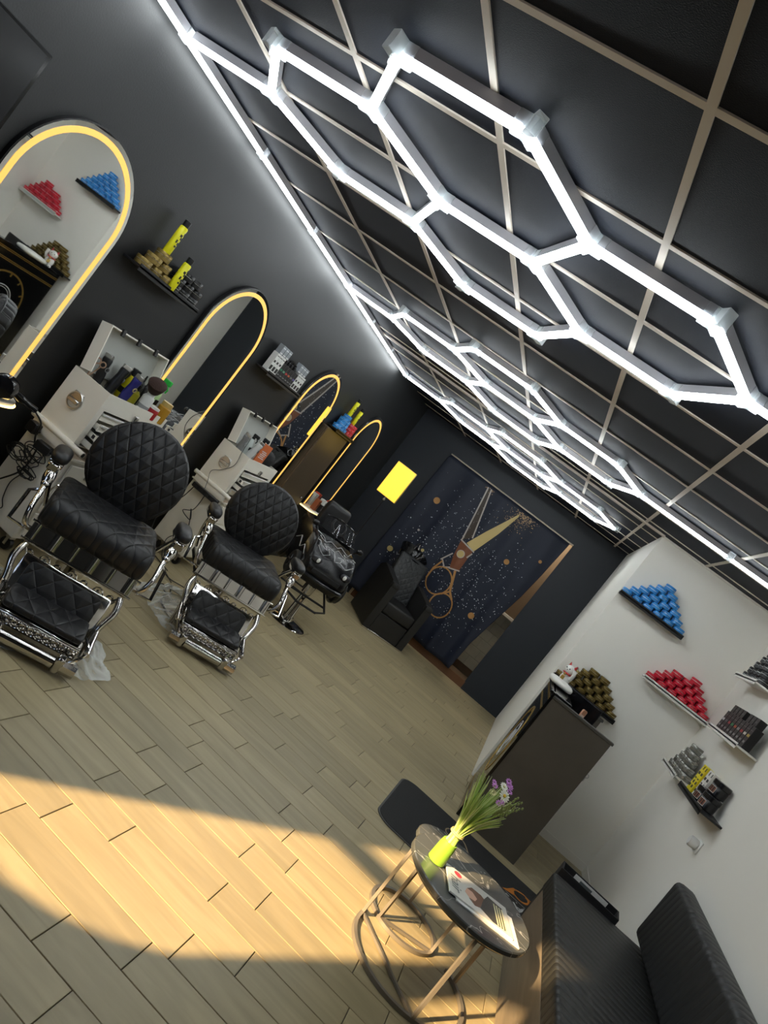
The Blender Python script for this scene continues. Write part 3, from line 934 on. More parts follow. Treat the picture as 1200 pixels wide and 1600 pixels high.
def barber_chair(label, loc, rz):
    t = thing('barber_chair', label, 'barber chair', loc, rz, 'chrome barber chairs')
    # base, column
    MB().lathe([(.0, 0), (.27, 0), (.285, .008), (.28, .02), (.20, .035), (.10, .05), (.07, .07)], 40).build('base', m_chrome, t)
    MB().lathe([(.07, .05), (.065, .07), (.055, .22), (.075, .24), (.075, .33), (.11, .36)], 28).build('column', m_chrome, t)
    # seat frame: chrome band with flat panels
    fr = MB().rbox(-.27, .27, -.25, .24, .345, .385, .006).build('seat_frame', m_chrome, t)
    pan = MB()
    nP = 6
    pan.prism([(-.235, .366), (-.266, .366), (-.240, .456), (-.23, .456)], -.272, .272, 'x')
    for k in range(nP):
        x = -.245 + .49 * k / (nP - 1)
        w_ = .012 if k % 2 == 0 else .022
        MB().cyl((x, -.258, .372), (x, -.238, .451), w_, n=14).build('rib', m_chrome, fr)
    pan.build('front_panel', m_chrome, fr)
    rl = MB()
    for z, yr in ((.366, -.270), (.455, -.247)):
        MB().tube([(-.285, yr, z), (.285, yr, z)], .006, 8).build('rail', m_chrome, fr)
    sc_ = MB()
    for k in range(7):                                   # scrollwork under the frame
        x = -.21 + .07 * k
        pts = [(x + .028 * (1 - s / 14) * math.cos(s * .75), -.262, .315 + .028 * (1 - s / 14) * math.sin(s * .75) * (1 if k % 2 else -1)) for s in range(13)]
        sc_.tube(pts, .005, 6)
    sc_.tube([(-.25, -.262, .345), (-.2, -.266, .285), (0, -.268, .275), (.2, -.266, .285), (.25, -.262, .345)], .006, 8)
    sc_.build('scrollwork', m_chrome, fr)
    # seat cushion
    c = MB()
    sweep_section(c, rrect(-.275, .25, .445, .60, [.05, .03, .05, .075], 6), -.275, .275, r=.045, n_end=5)
    c.build('seat', q_seat, t, 60)
    # round backrest
    B = TR((0, .265, .805), rx=-.16)
    k = MB()
    R0 = .262
    prof = [(0, -.062), (R0 * .55, -.062), (R0 * .85, -.056), (R0 * .97, -.044), (R0, -.025), (R0, .045), (R0 * .95, .06), (0, .062)]
    k.lathe(prof, 48)
    bo = k.build('backrest', q_back, t, 60)
    me = bo.data
    me.transform(Matrix.Rotation(-math.pi / 2, 4, 'X').inverted())          # disc axis -> y (front = -y)
    bo.matrix_local = B
    pp = MB()
    pp.torus((0, -.035, 0), R0 * .985, .008, Matrix.Rotation(math.pi / 2, 3, 'X'), 48, 8)
    pp.build('piping', m_leather, bo)
    MB().rbox(-.15, .15, .255, .30, .38, .60, .012).rbox(-.07, .07, .30, .345, .42, .72, .01).build('back_bracket', m_gloss_black, t)
    hb = MB()
    hb.tube([(-.30, .19, .47), (-.28, .29, .50), (.28, .29, .50), (.30, .19, .47)], .008, 8)
    hb.build('back_bar', m_chrome, t)
    # arms
    for s in (-1, 1):
        a = MB()
        a.tube(spline([(s * .27, -.22, .40), (s * .305, -.25, .42), (s * .325, -.235, .49), (s * .33, -.17, .545), (s * .335, -.12, .59)], 6), .013, 10)
        a.tube(spline([(s * .335, -.13, .58), (s * .34, -.09, .625), (s * .345, -.05, .665)], 5), [.014, .017, .022, .027, .03, .03, .028, .026, .024, .022, .02], 10)
        a.ball((s * .335, -.125, .588), .021, 12, 8)
        a.tube(spline([(s * .345, .03, .665), (s * .335, .10, .60), (s * .31, .16, .50), (s * .27, .20, .40)], 6), .011, 10)
        a.tube([(s * .30, -.25, .40), (s * .375, -.235, .40), (s * .375, -.10, .52), (s * .335, -.10, .55)], .009, 6)
        ao = a.build('arm_frame', m_chrome, t)
        h = MB().rbox(s * .35 - .035, s * .35 + .035, -.085, .12, .668, .70, .008, 2)
        h.rbox(s * .35 - .028, s * .35 + .028, -.10, -.06, .645, .69, .008)
        h.build('arm_holder', m_chrome, ao)
        pd = MB()
        pd.ball((s * .35, .015, .718), (.046, .125, .036), 20, 12, e=.75)
        pd.build('armrest', m_leather, t, 60)
    # leg rest: sloping chrome frame with pad
    LG = TR((0, -.265, .315), rx=-.42)
    l = MB()
    l.rbox(-.225, .225, -.02, .004, -.275, 0, .01, 2)
    l.tube(spline([(-.25, 0, .03), (-.262, -.02, -.05), (-.235, -.03, -.16), (-.235, -.03, -.30)], 6), .017, 10)
    l.tube(spline([(.25, 0, .03), (.262, -.02, -.05), (.235, -.03, -.16), (.235, -.03, -.30)], 6), .017, 10)
    lo_ = l.build('leg_rest_frame', m_chrome, t); lo_.matrix_local = LG
    pdl = MB()
    sweep_section(pdl, rrect(-.035, -.015, -.255, -.02, [.008, .006, .006, .008], 3), -.185, .185, r=.03, n_end=4)
    pdl.build('leg_pad', q_leg, lo_, 60)
    # foot platform
    FT = TR((0, -.435, .165), rx=.22)
    f_ = MB()
    f_.rbox(-.205, .205, -.10, .075, -.022, -.002, .006)
    f_.tube([(-.235, .10, .0), (-.235, -.10, -.01)], .016, 10); f_.tube([(.235, .10, .0), (.235, -.10, -.01)], .016, 10)
    fo = f_.build('foot_platform', m_chrome, t); fo.matrix_local = FT
    fp = MB()
    sweep_section(fp, rrect(-.085, .075, 0, .032, [.01, .01, .014, .016], 3), -.19, .19, r=.02, n_end=3)
    fp.build('foot_pad', q_seat, fo, 60)
    gr = MB()
    for kx in range(10):
        x = -.17 + .34 * kx / 9
        gr.torus((x, -.116, -.030), .020, .004, Matrix.Rotation(math.pi / 2, 3, 'X'), 14, 6)
        gr.ball((x, -.116, -.030), .008, 8, 6)
        gr.ball((x + .019, -.118, -.010), .006, 8, 6)
    gr.rbox(-.20, .20, -.112, -.098, -.062, -.001, .003)
    gr.build('grille', m_chrome, fo)
    ro = MB()
    ro.cyl((-.13, -.150, -.085), (.13, -.150, -.085), .030, n=14)
    ro.build('roller', m_chrome, fo)
    for s in (-1, 1):
        en = MB()
        en.tube(spline([(s * .205, -.02, .01), (s * .235, -.08, .0), (s * .215, -.125, -.03), (s * .165, -.15, -.08)], 5), .008, 8)
        en.rbox(s * .152 - .020, s * .152 + .020, -.18, -.105, -.12, -.03, .008)
        en.cyl((s * .165, -.150, -.085), (s * .235, -.150, -.085), .032, n=8)
        en.build('roller_bracket', m_chrome, fo)
    return t


CH_RZ = math.radians(36)
barber_chair('chrome barber chair with round quilted back, before the trolley crammed with bottles', (.87, 2.34, 0), CH_RZ)
barber_chair('chrome barber chair with round quilted back, before the trolley holding an orange card', (1.055, 3.73, 0), CH_RZ)

# plastic wrap round the chair bases
m_wrap = clear_mat('plastic_wrap', (.75, .78, .76), 1.3, .10, .18)


def wrap(label, loc, rz, rx, ry, seed):
    rnd = random.Random(seed)
    nu, nv = 110, 26
    vs = []; fs = []
    ph = [rnd.uniform(0, 6.28) for _ in range(6)]
    for j in range(nv):
        t = j / (nv - 1)
        for i in range(nu):
            a = 2 * math.pi * i / nu
            rr = (.55 + .45 * t) * (1 + .10 * math.sin(3 * a + ph[0]) * t + .07 * math.sin(5 * a + ph[1]) * t + .04 * math.sin(11 * a + ph[2]) * t)
            x_, y_ = rr * math.cos(a) * 9, rr * math.sin(a) * 9
            cr = abs(math.sin(x_ * 1.1 + 1.7 * math.sin(y_ * .9 + ph[3]))) * .6 + abs(math.sin(y_ * 1.9 + 1.3 * math.sin(x_ * 1.3 + ph[4]))) * .4
            z = .085 * (1 - t) ** 1.1 + .003 + (.045 * (1 - t) + .018) * (1 - cr) + rnd.uniform(0, .004)
            vs.append((rx * rr * math.cos(a), ry * rr * math.sin(a), z))
    for j in range(nv - 1):
        for i in range(nu):
            fs.append((j * nu + i, j * nu + (i + 1) % nu, (j + 1) * nu + (i + 1) % nu, (j + 1) * nu + i))
    o = MB().add(vs, fs).build('plastic_wrap', m_wrap, None, 80)
    o.location = loc; o.rotation_euler = (0, 0, rz)
    return tag(o, label, 'plastic sheet', 'plastic wrap under the chairs')


wrap('crumpled clear plastic around the base of the chair facing the bottle trolley', (.98, 2.14, 0), .4, .42, .36, 3)
wrap('crumpled clear plastic bag around the base of the chair by the orange card', (1.02, 3.66, 0), .9, .40, .33, 8)

# ------------------------------------------------------------------ children's car chair
car = thing('car_chair', "black toy car barber chair with white lightning lines on a round base", "children's chair", (1.12, 5.36, 0), CH_RZ)
m_car = M('car_black', (.005, .005, .006), .25)
m_white_line = M('white_vinyl', (.62, .62, .62), .4)
m_tyre = M('tyre_rubber', (.012, .012, .012), .6)
MB().lathe([(0, 0), (.205, 0), (.21, .006), (.20, .014), (.06, .03), (.055, .06)], 40).build('base', m_chrome, car)
MB().lathe([(.055, .03), (.045, .06), (.035, .30), (.05, .31), (.05, .40)], 24).build('column', m_chrome, car)
u = MB()
u.rbox(-.16, .16, -.02, .55, .40, .425, .005)
for s in (-1, 1):
    u.tube([(s * .15, .05, .41), (s * .22, -.10, .27), (s * .10, -.20, .25)], .011, 6)
u.tube([(-.11, -.20, .25), (.11, -.20, .25)], .011, 6); u.tube([(-.2, -.06, .30), (.2, -.06, .30)], .011, 6)
u.build('footrest_frame', m_matte_black, car)


def car_top(x, y):
    """hood/body height over the plan position; front is -y"""
    ax = abs(x) / .25
    yy = (y + .12) / .90
    h = .60 + .16 * min(1, max(0, yy / .16)) ** .5 + .10 * max(0, min(1, (yy - .16) / .35)) - .03 * ax ** 2
    h += .045 * math.exp(-((ax - .82) / .16) ** 2) * math.exp(-((yy - .18) / .16) ** 2)       # front wings
    return h


nx, ny = 16, 28
vs = []; fs = []
for j in range(ny + 1):
    y = -.12 + .90 * j / ny
    yy = j / ny
    hw = .25 * (.80 + .20 * min(1, yy / .12) ** .5) * (1 - .10 * max(0, yy - .8) / .2)
    nose = .05 * (1 - min(1, yy / .06))
    for i in range(nx + 1):
        x = hw * (-1 + 2 * i / nx)
        z = car_top(x, y)
        if .42 < yy < .88 and abs(x) < .17:
            z -= .17                                   # cockpit
        vs.append((x, y - .03 * (1 - (x / .25) ** 2) * (1 - min(1, yy / .3)), z))
for j in range(ny):
    for i in range(nx):
        a = j * (nx + 1) + i
        fs.append((a, a + 1, a + nx + 2, a + nx + 1))
o0 = len(vs)
rim = [i for i in range(nx + 1)] + [j * (nx + 1) + nx for j in range(1, ny + 1)] + [ny * (nx + 1) + i for i in range(nx - 1, -1, -1)] + [j * (nx + 1) for j in range(ny - 1, 0, -1)]
for k, (zz, sc) in enumerate(((.56, 1.03), (.48, 1.0), (.42, .92))):
    for i in rim:
        x, y, z = vs[i]
        vs.append((x * sc, .33 + (y - .33) * sc, zz))
n = len(rim)
prev = rim
for k in range(3):
    cur = [o0 + k * n + i for i in range(n)]
    for i in range(n):
        fs.append((prev[i], cur[i], cur[(i + 1) % n], prev[(i + 1) % n]))
    prev = cur
fs.append(tuple(prev))
body = MB().add(vs, fs).build('body', m_car, car, 50)
for (wx, wy) in ((-.255, .06), (.255, .06), (-.255, .58), (.255, .58)):
    s = 1 if wx > 0 else -1
    wl = MB().lathe([(.05, -.04), (.10, -.042), (.115, -.03), (.115, .03), (.10, .042), (.05, .04)], 28, T=TR((wx, wy, .475), ry=math.pi / 2)).build('wheel', m_tyre, car)
    hb = MB().lathe([(0, -.03), (.06, -.03), (.065, 0), (.06, .044), (0, .03)], 20, T=TR((wx, wy, .475), ry=s * math.pi / 2))
    for k in range(5):
        a = 2 * math.pi * k / 5
        hb.tube([(wx + s * .04, wy, .475), (wx + s * .042, wy + .058 * math.cos(a), .475 + .058 * math.sin(a))], .008, 6)
    hb.build('rim', M('dark_rim', (.03, .03, .032), .3, .6), wl)
    MB().torus((wx * .93, wy, .50), .135, .022, Matrix.Rotation(math.pi / 2, 3, 'Y'), 24, 8).build('wheel_arch', m_car, car)
# headlights, bumper, windscreen, seat, steering wheel, mirrors
for s in (-1, 1):
    hl = MB().ball((s * .165, -.128, .645), (.055, .022, .03), 16, 10, e=.8).build('headlight', M('headlight_shell', (.03, .03, .035), .1), car, 60)
    MB().ball((s * .150, -.146, .645), (.018, .008, .022), 10, 8).ball((s * .188, -.138, .650), (.016, .008, .020), 10, 8).build('lens', M('headlight_lens', (.75, .75, .72), .15), hl, 60)
    mr = MB().tube([(s * .22, .23, .82), (s * .25, .22, .85)], .008, 6).ball((s * .262, .215, .865), (.04, .02, .026), 12, 8)
    mr.build('wing_mirror', m_car, car, 60)
MB().tube(spline([(-.24, -.06, .50), (-.20, -.15, .49), (0, -.185, .485), (.20, -.15, .49), (.24, -.06, .50)], 6), .02, 8).build('bumper', m_car, car)
MB().rbox(-.15, .15, -.165, -.14, .53, .575, .006).build('grille', m_matte_black, car)
ws = MB()
pts = []
for k in range(11):
    x = -.20 + .40 * k / 10
    yb = .235 - .05 * (1 - (x / .2) ** 2)
    pts.append(((x, yb, .855), (x * .86, yb + .115, 1.0 - .03 * (x / .2) ** 2)))
wv = [p for q in pts for p in q]
wf = [(2 * k, 2 * k + 2, 2 * k + 3, 2 * k + 1) for k in range(10)]
ws.add(wv, wf)
so = ws.build('windscreen', clear_mat('smoked_screen', (.03, .03, .032), .4, .35), car, 80)
MB().tube([q[1] for q in pts], .006, 6).tube([q[0] for q in pts], .006, 6).build('screen_trim', m_gloss_black, so)
st = MB()
sweep_section(st, rrect(.62, .74, .66, 1.08, [.02, .02, .05, .05], 4), -.13, .13, r=.03)
st.rbox(-.14, .14, .40, .66, .66, .70, .02, 2)
st.build('seat', m_leather, car, 60)
MB().torus((0, .37, .93), .075, .012, Matrix.Rotation(.9, 3, 'X'), 24, 8).tube([(0, .37, .93), (0, .27, .86)], .012, 8).build('steering_wheel', m_black, car)
ln = MB()


def zline(pts):
    P = []
    for a, c in zip(pts, pts[1:]):
        for k in range(4):
            t = k / 4
            P.append((a[0] + (c[0] - a[0]) * t, a[1] + (c[1] - a[1]) * t))
    P.append(pts[-1])
    ln.tube([(x, y - .03 * (1 - (x / .25) ** 2) * (1 - min(1, (y + .12) / .9 / .3)), car_top(x, y) + .001) for x, y in P], .0024, 5)


for pts in ([(-.22, .03), (-.10, .0), (-.13, .07), (-.02, .03), (.03, .09), (.12, .03), (.10, .10), (.22, .05)],
            [(-.20, -.03), (-.12, -.06), (-.06, -.03), (-.08, .02)], [(.20, -.03), (.13, -.06), (.06, -.04), (.09, .02), (.03, .0)],
            [(-.18, .14), (-.11, .11), (-.05, .16), (.02, .12), (.07, .18), (.15, .12)], [(-.20, .22), (-.13, .18), (-.11, .11)], [(.20, .20), (.15, .12)],
            [(-.02, .03), (.0, -.06), (.06, -.04)]):
    zline(pts)
ln.tube([(-.257, -.02, .60), (-.259, .10, .66), (-.257, .20, .60), (-.258, .32, .68), (-.258, .45, .62)], .003, 5)
ln.tube([(.257, -.02, .60), (.259, .10, .66), (.257, .20, .60), (.258, .32, .68), (.258, .45, .62)], .003, 5)
ln.build('lightning_print', m_white_line, body)

# ------------------------------------------------------------------ shampoo chair with basin
sh = thing('shampoo_chair', 'black leather shampoo armchair with quilted back in front of the curtain', 'armchair', (1.385, 7.965, 0), math.radians(32))
m_lth2 = M('matte_black_leather', (.012, .0115, .011), .5, bump=.1, bscale=250)
for s in (-1, 1):
    x0, x1 = sorted((s * .31, s * .215))
    prof = [(-.385, .02), (-.385, .60), (-.30, .66), (.25, .72), (.385, .66), (.385, .02)]
    MB().prism(prof, x0, x1, 'x').build('arm', m_lth2, sh, 30)
    MB().rbox(x0 - .004, x1 + .004, -.39, -.30, .585, .65, .015, 2).build('arm_cap', m_lth2, sh)
MB().rbox(-.213, .213, -.37, .36, .02, .27, .01).build('front_panel', m_lth2, sh)
MB().rbox(-.213, .213, -.385, .25, .275, .43, .03, 3).build('seat', m_lth2, sh)
bk = MB().rbox(-.21, .21, -.05, .05, -.30, .30, .03, 3).build('backrest', quilt('quilted_grey_back', (.022, .023, .024), 'X', 'Z', .09, .09), sh)
bk.matrix_local = TR((0, .22, .68), rx=-.38)
bs = MB()
bs.lathe([(.05, -.12), (.16, -.10), (.20, 0), (.215, .03), (.20, .035), (.185, 0), (.13, -.08), (0, -.09)], 28)
bso = bs.build('basin', m_gloss_black, sh); bso.location = (0, .47, .98); bso.rotation_euler = (.35, 0, 0)
MB().tube(spline([(0, .12, .02), (0, .13, .11), (0, .08, .14), (0, .03, .10)], 5), .012, 8).ball((.05, .12, .05), .018).build('tap', m_chrome, bso)
MB().rbox(-.12, .12, .39, .55, 0, .90, .01).build('basin_pedestal', m_lth2, sh)
MB().rbox(-.30, .30, -.37, .37, 0, .02, .004).build('plinth', m_chrome, sh)

# small folding stool behind the second chair
fs_ = thing('folding_stool', 'small black folding stool standing behind the toy car chair', 'stool', (.55, 6.75, 0), .3)
for s in (-1, 1):
    MB().tube([(s * .15, -.15, .01), (s * .15, .15, .40)], .011, 6).build('leg', m_matte_black, fs_)
    MB().tube([(s * .13, .15, .01), (s * .13, -.15, .40)], .011, 6).build('leg', m_matte_black, fs_)
MB().tube([(-.15, -.15, .01), (.15, -.15, .01)], .01, 6).build('foot_bar', m_matte_black, fs_)
MB().tube([(-.13, .15, .01), (.13, .15, .01)], .01, 6).build('foot_bar', m_matte_black, fs_)
MB().rbox(-.17, .17, -.17, .17, .40, .43, .012, 2).build('seat', m_leather, fs_)

# ================================================================== WHITE TOOL TROLLEYS
m_tray = M('tan_tray', (.55, .44, .33), .45)


def trolley(label, loc, pulls):
    """x: depth (front = +x), y: width; local origin at the back corner on the floor"""
    t = thing('tool_trolley', label, 'trolley', loc, 0, 'white tool trolleys')
    W = .60
    lc = MB().rbox(0, .33, 0, W, .10, .64, .006).build('lower_cabinet', m_cream_metal, t, 0)
    for k in range(3):
        z = .13 + k * .165
        d = MB().rbox(.33, .342, .03, W - .03, z, z + .15, .003).build('drawer', m_cream_metal, t, 0)
        MB().rbox(.342, .352, .18, W - .18, z + .085, z + .105, .003).build('handle', m_brushed, d, 0)
    for (x, y) in ((.05, .06), (.28, .06), (.05, W - .06), (.28, W - .06)):
        c = MB().cyl((x, y - .014, .036), (x, y + .014, .036), .036, n=16).build('caster', m_black, t)
        MB().rbox(x - .02, x + .02, y - .022, y + .022, .07, .10, .004).box(x - .008, x + .008, y - .022, y - .016, .03, .075).box(x - .008, x + .008, y + .016, y + .022, .03, .075).build('fork', m_brushed, c, 0)
    # tray between lower cabinet and case
    tr = MB().box(-.005, .355, -.02, W + .02, .64, .652).build('tray', m_cream_metal, t, 0)
    MB().box(.0, .345, -.012, W + .012, .652, .655).build('tray_mat', m_tray, tr, 0)
    for y, ya, yb in ((-.012, -.022, -.004), (W + .012, W + .004, W + .022)):
        ro = MB().tube([(-.02, y, .70), (.385, y, .70)], .018, 14).build('handle_bar', m_cream_metal, tr)
        MB().cyl((.3851, y, .70), (.3856, y, .70), .013, n=14).build('bar_end', m_black, ro)
        MB().box(.01, .33, ya, yb, .652, .69).build('tray_side', m_cream_metal, tr, 0)
    # upper case: open box
    z0, z1, x0, x1 = .705, 1.045, .005, .285
    e = .008
    u = MB()
    u.box(x0, x1, 0, e, z0, z1).box(x0, x1, W - e, W, z0, z1).box(x0, x0 + e, e, W - e, z0, z1)
    u.box(x0 + e, x1, e, W - e, z0, z0 + e).box(x0 + e, x1 - .01, e, W - e, .994, 1.0)
    u.box(x1 - e, x1, e, W - e, .945, z1).box(x1 - e, x1, e, .045, z0, .945).box(x1 - e, x1, W - .045, W - e, z0, .945)
    cs = u.build('case', m_cream_metal, t, 0)
    MB().box(x0 + e, x1 - e, e, W - e, 1.0, 1.002).build('case_floor', m_grey_inside, cs, 0)
    for k, pull in enumerate(pulls):
        zb = .722 + k * .055
        d = MB()
        X = x1 + pull
        y0, y1 = .05, W - .05
        d.box(X - .006, X, y0, y1, zb, zb + .042)
        d.box(X - .20, X - .006, y0 + .01, y0 + .014, zb, zb + .036).box(X - .20, X - .006, y1 - .014, y1 - .01, zb, zb + .036).box(X - .20, X - .006, y0 + .01, y1 - .01, zb, zb + .003)
        do = d.build('drawer', m_cream_metal, t, 0)
        MB().box(X, X + .012, y0, y1, zb + .034, zb + .042).build('grip', m_white_plastic, do, 0)
        if pull > .03:
            MB().box(X - .19, X - .01, y0 + .015, y1 - .015, zb + .003, zb + .018).build('drawer_liner', m_grey_inside, do, 0)
            MB().box(X - .05, X - .02, y0 + .02, y0 + .05, zb + .018, zb + .04).box(X - .04, X - .02, y0 + .0098, y0 + .0099, zb + .008, zb + .03).build('clip', m_black, do, 0)
    lt = MB().rbox(x1, x1 + .012, .30, .335, .955, .99, .003).box(x1 + .012, x1 + .018, .308, .326, .945, .985).build('latch', m_brushed, cs, 0)
    # chrome pull handle on the camera side
    hd = MB()
    q = Matrix.Rotation(math.pi / 2, 3, 'X')
    hd.torus((.135, -.008, .895), .047, .005, q, 24, 6)
    hd.rbox(.098, .172, -.006, 0, .90, .945, .003)
    hd.rbox(.098, .172, -.022, -.01, .878, .902, .004)
    hd.build('side_handle', m_brushed, cs)
    # lid standing open against the wall
    l = MB()
    lx, lz, hh, dp = .03, 1.052, .28, .075
    A = TR((lx, 0, lz), ry=-.22)
    l.box(0, e, 0, W, 0, hh, 0, A).box(e, dp, 0, e, 0, hh, 0, A).box(e, dp, W - e, W, 0, hh, 0, A).box(e, dp, e, W - e, hh - e, hh, 0, A)
    lo_ = l.build('lid', m_cream_metal, t, 0)
    MB().box(e, e + .002, e, W - e, .0, hh - e, 0, A).build('lid_lining', m_grey_inside, lo_, 0)
    for y in (.10, .26, .44):
        MB().rbox(dp - .004, dp + .012, y - .014, y + .014, hh - .03, hh + .012, .003, 1, 0, A).build('lid_catch', m_black, lo_, 0)
    return t


TA, TB = (.085, 2.45, 0), (.085, 4.32, 0)
trolley('white metal tool trolley with its open case crammed with bottles and clippers', TA, (.10, .06, .03, 0))
trolley('white metal tool trolley whose open case holds an orange card', TB, (.02, .10, .055, .01))
FL = 1.002


def bottle(name, label, cat, loc, prof, col, cap=None, capcol=(.01, .01, .01), rough=.35, group=None, band=None, rot=(0, 0, 0)):
    t = thing(name, label, cat, loc, 0, group)
    t.rotation_euler = rot; t.scale = (1.12, 1.12, 1.2)
    MB().lathe(prof, 18).build('body', M('bt_%s' % str(col), col, rough), t)
    if cap:
        MB().lathe(cap, 16).build('cap', M('bt_%s' % str(capcol), capcol, .35), t)
    if band:
        r, za, zb, c = band
        MB().lathe([(r, za), (r, zb)], 18, cap=False).build('label_band', M('bt_%s' % str(c), c, .5), t)
    return t


def sprayer(label, loc, col, bodycol, h=.17):
    t = thing('spray_bottle', label, 'spray bottle', loc)
    MB().lathe([(.026, 0), (.030, .004), (.030, h * .62), (.022, h * .78), (.012, h * .86), (.012, h * .9)], 18).build('body', M('sb_%s' % str(bodycol), bodycol, .3), t)
    hd = MB()
    hd.cyl((0, 0, h * .88), (0, 0, h * .98), .014)
    hd.rbox(-.014, .045, -.011, .011, h * .98, h * 1.14, .005)
    hd.tube([(.03, 0, h * .99), (.045, 0, h * .88), (.04, 0, h * .78)], .005, 6)
    hd.build('trigger_head', M('sb_%s' % str(col), col, .35), t)
    MB().rbox(.028, .0318, -.018, .018, h * .35, h * .5, .001).build('label_print', m_black, t)
    return t


def clipper(label, loc, rot, col=(.012, .012, .013), trim=(.3, .3, .3)):
    t = thing('hair_clipper', label, 'hair clipper', loc); t.rotation_euler = rot; t.scale = (1.3, 1.3, 1.12)
    MB().lathe([(.014, 0), (.021, .01), (.023, .06), (.019, .11), (.022, .14), (.020, .15)], 14).build('body', M('cl_%s' % str(col), col, .35), t)
    MB().rbox(-.020, .020, -.008, .008, .15, .172, .002).build('blade', m_brushed, t)
    MB().torus((.0215, 0, .095), .011, .003, Matrix.Rotation(math.pi / 2, 3, 'Y'), 16, 6).build('ring', M('cl_%s' % str(trim), trim, .3, .8), t)
    return t


ax, ay = TA[0], TA[1]
clipper('black hair clipper at the back corner of the bottle trolley case', (ax + .05, ay + .16, FL), (.12, -.08, 0))
clipper('black hair trimmer beside the blue bottle in the bottle trolley case', (ax + .10, ay + .22, FL), (-.1, .1, 1))
clipper('black clipper with a silver ring leaning in the bottle trolley case', (ax + .06, ay + .26, FL), (.2, .0, 2))
clipper('blue and black clipper with a gold ring in the bottle trolley case', (ax + .17, ay + .27, FL), (.05, .1, 0), (.025, .025, .16), (.7, .6, .3))
bottle('spray_can', 'short yellow can with black lid in the bottle trolley case', 'spray can', (ax + .10, ay + .33, FL), [(.028, 0), (.03, .004), (.03, .12), (.026, .128)], '#d9cc14', [(.024, .128), (.024, .165), (0, .168)], group=None, band=(.0304, .03, .06, (.02, .02, .01)))
bottle('lotion_bottle', 'olive yellow bottle with black pump in the bottle trolley case', 'bottle', (ax + .20, ay + .30, FL), [(.022, 0), (.024, .004), (.024, .075), (.010, .09)], '#8a8416', [(.008, .09), (.008, .12), (0, .12)])
bottle('powder_bottle', 'white powder bottle with printed front in the bottle trolley case', 'bottle', (ax + .235, ay + .375, FL), [(.03, 0), (.033, .004), (.033, .09), (.026, .10)], '#d5d5d0', [(.022, .10), (.022, .115), (0, .115)], (.8, .8, .78), band=(.0334, .03, .05, (.25, .25, .25)))
br = thing('neck_brush', 'wide neck brush with dark brown bristles over the white bottle', 'brush', (ax + .235, ay + .375, FL + .115))
MB().lathe([(.015, 0), (.02, .01), (.028, .02), (.042, .055), (.046, .072), (.03, .085), (0, .088)], 20).build('bristles', M('brown_bristles', (.035, .014, .009), .8, bump=.5, bscale=200), br)
MB().lathe([(.018, 0), (.020, .004), (.026, .018), (.022, .02)], 20).build('ferrule', m_white_plastic, br)
br.rotation_euler = (.5, .3, 0); br.scale = (1.25, 1.25, 1.2); br.location.z += .022
bottle('tonic_bottle', 'slim black tonic bottle with pointed nozzle in the bottle trolley case', 'bottle', (ax + .12, ay + .41, FL), [(.020, 0), (.022, .004), (.022, .11), (.008, .13)], (.012, .012, .012), [(.007, .13), (.004, .165), (0, .166)], group='slim black bottles')
bottle('tonic_bottle', 'slim black tonic bottle with flat cap beside the green sprayer', 'bottle', (ax + .13, ay + .46, FL), [(.020, 0), (.022, .004), (.022, .11), (.010, .125)], (.012, .012, .012), [(.012, .125), (.012, .155), (0, .156)], group='slim black bottles')
sprayer('bright green headed spray bottle with pale green liquid in the bottle trolley case', (ax + .17, ay + .515, FL), (.02, .45, .05), (.42, .62, .30), .22)
bottle('wax_jar', 'red jar with white rim at the front of the bottle trolley case', 'jar', (ax + .25, ay + .455, FL), [(.034, 0), (.036, .004), (.036, .05), (.033, .055)], '#a01418', [(.034, .055), (.034, .066), (0, .067)], (.8, .78, .72))
bottle('wax_jar', 'amber yellow jar at the front corner of the bottle trolley case', 'jar', (ax + .255, ay + .545, FL), [(.034, 0), (.036, .004), (.036, .085), (.03, .092)], '#b98a28', [(.031, .092), (.031, .115), (0, .116)], (.55, .38, .12))
# scissors lying in the case, tan scissors at the left
sx = MB()
for s in (-1, 1):
    sx.tube([(0, 0, 0), (s * .016, 0, .11)], .004, 6)
    sx.torus((s * .018, 0, .128), .016, .004, Matrix.Rotation(math.pi / 2, 3, 'X'), 16, 6)
so = sx.build('scissors', M('copper_steel', (.55, .36, .25), .3, .8)); so.location = (ax + .05, ay + .06, FL); so.rotation_euler = (-.15, .1, .3)
tag(so, 'copper coloured scissors standing at the end of the bottle trolley case', 'scissors')
# open bag with white tracery on the floor side of the bottle trolley
bx, by = TB[0], TB[1]
clipper('silver grey clipper lying in the orange card trolley case', (bx + .10, by + .12, FL), (.25, .1, 0), (.2, .2, .2), (.5, .5, .5))
clipper('white clipper with black head in the orange card trolley case', (bx + .17, by + .18, FL), (.1, .15, 1), (.6, .6, .58), (.1, .1, .1))
sprayer('clear spray bottle with black trigger in the orange card trolley case', (bx + .09, by + .24, FL), (.012, .012, .012), (.55, .6, .58), .18)
sprayer('white spray bottle with black trigger behind the orange card', (bx + .10, by + .42, FL), (.010, .010, .011), (.72, .70, .66), .19)
oc = tag(MB().rbox(-.008, .008, -.045, .045, 0, .19, .002).build('price_card', M('orange_card', '#c86a3a', .5), None, 0), 'upright orange card with white lettering in the second trolley case', 'card')
oc.location = (bx + .20, by + .33, FL); oc.rotation_euler = (0, 0, -.5)
for i, (u0, u1, v) in enumerate(((-.03, .03, .06), (-.025, .02, .075), (-.03, .025, .09), (-.02, .03, .105), (-.03, .02, .12))):
    MB().box(.008, .0086, u0, u1, v, v + .007).build('print', m_white_line, oc, 0)
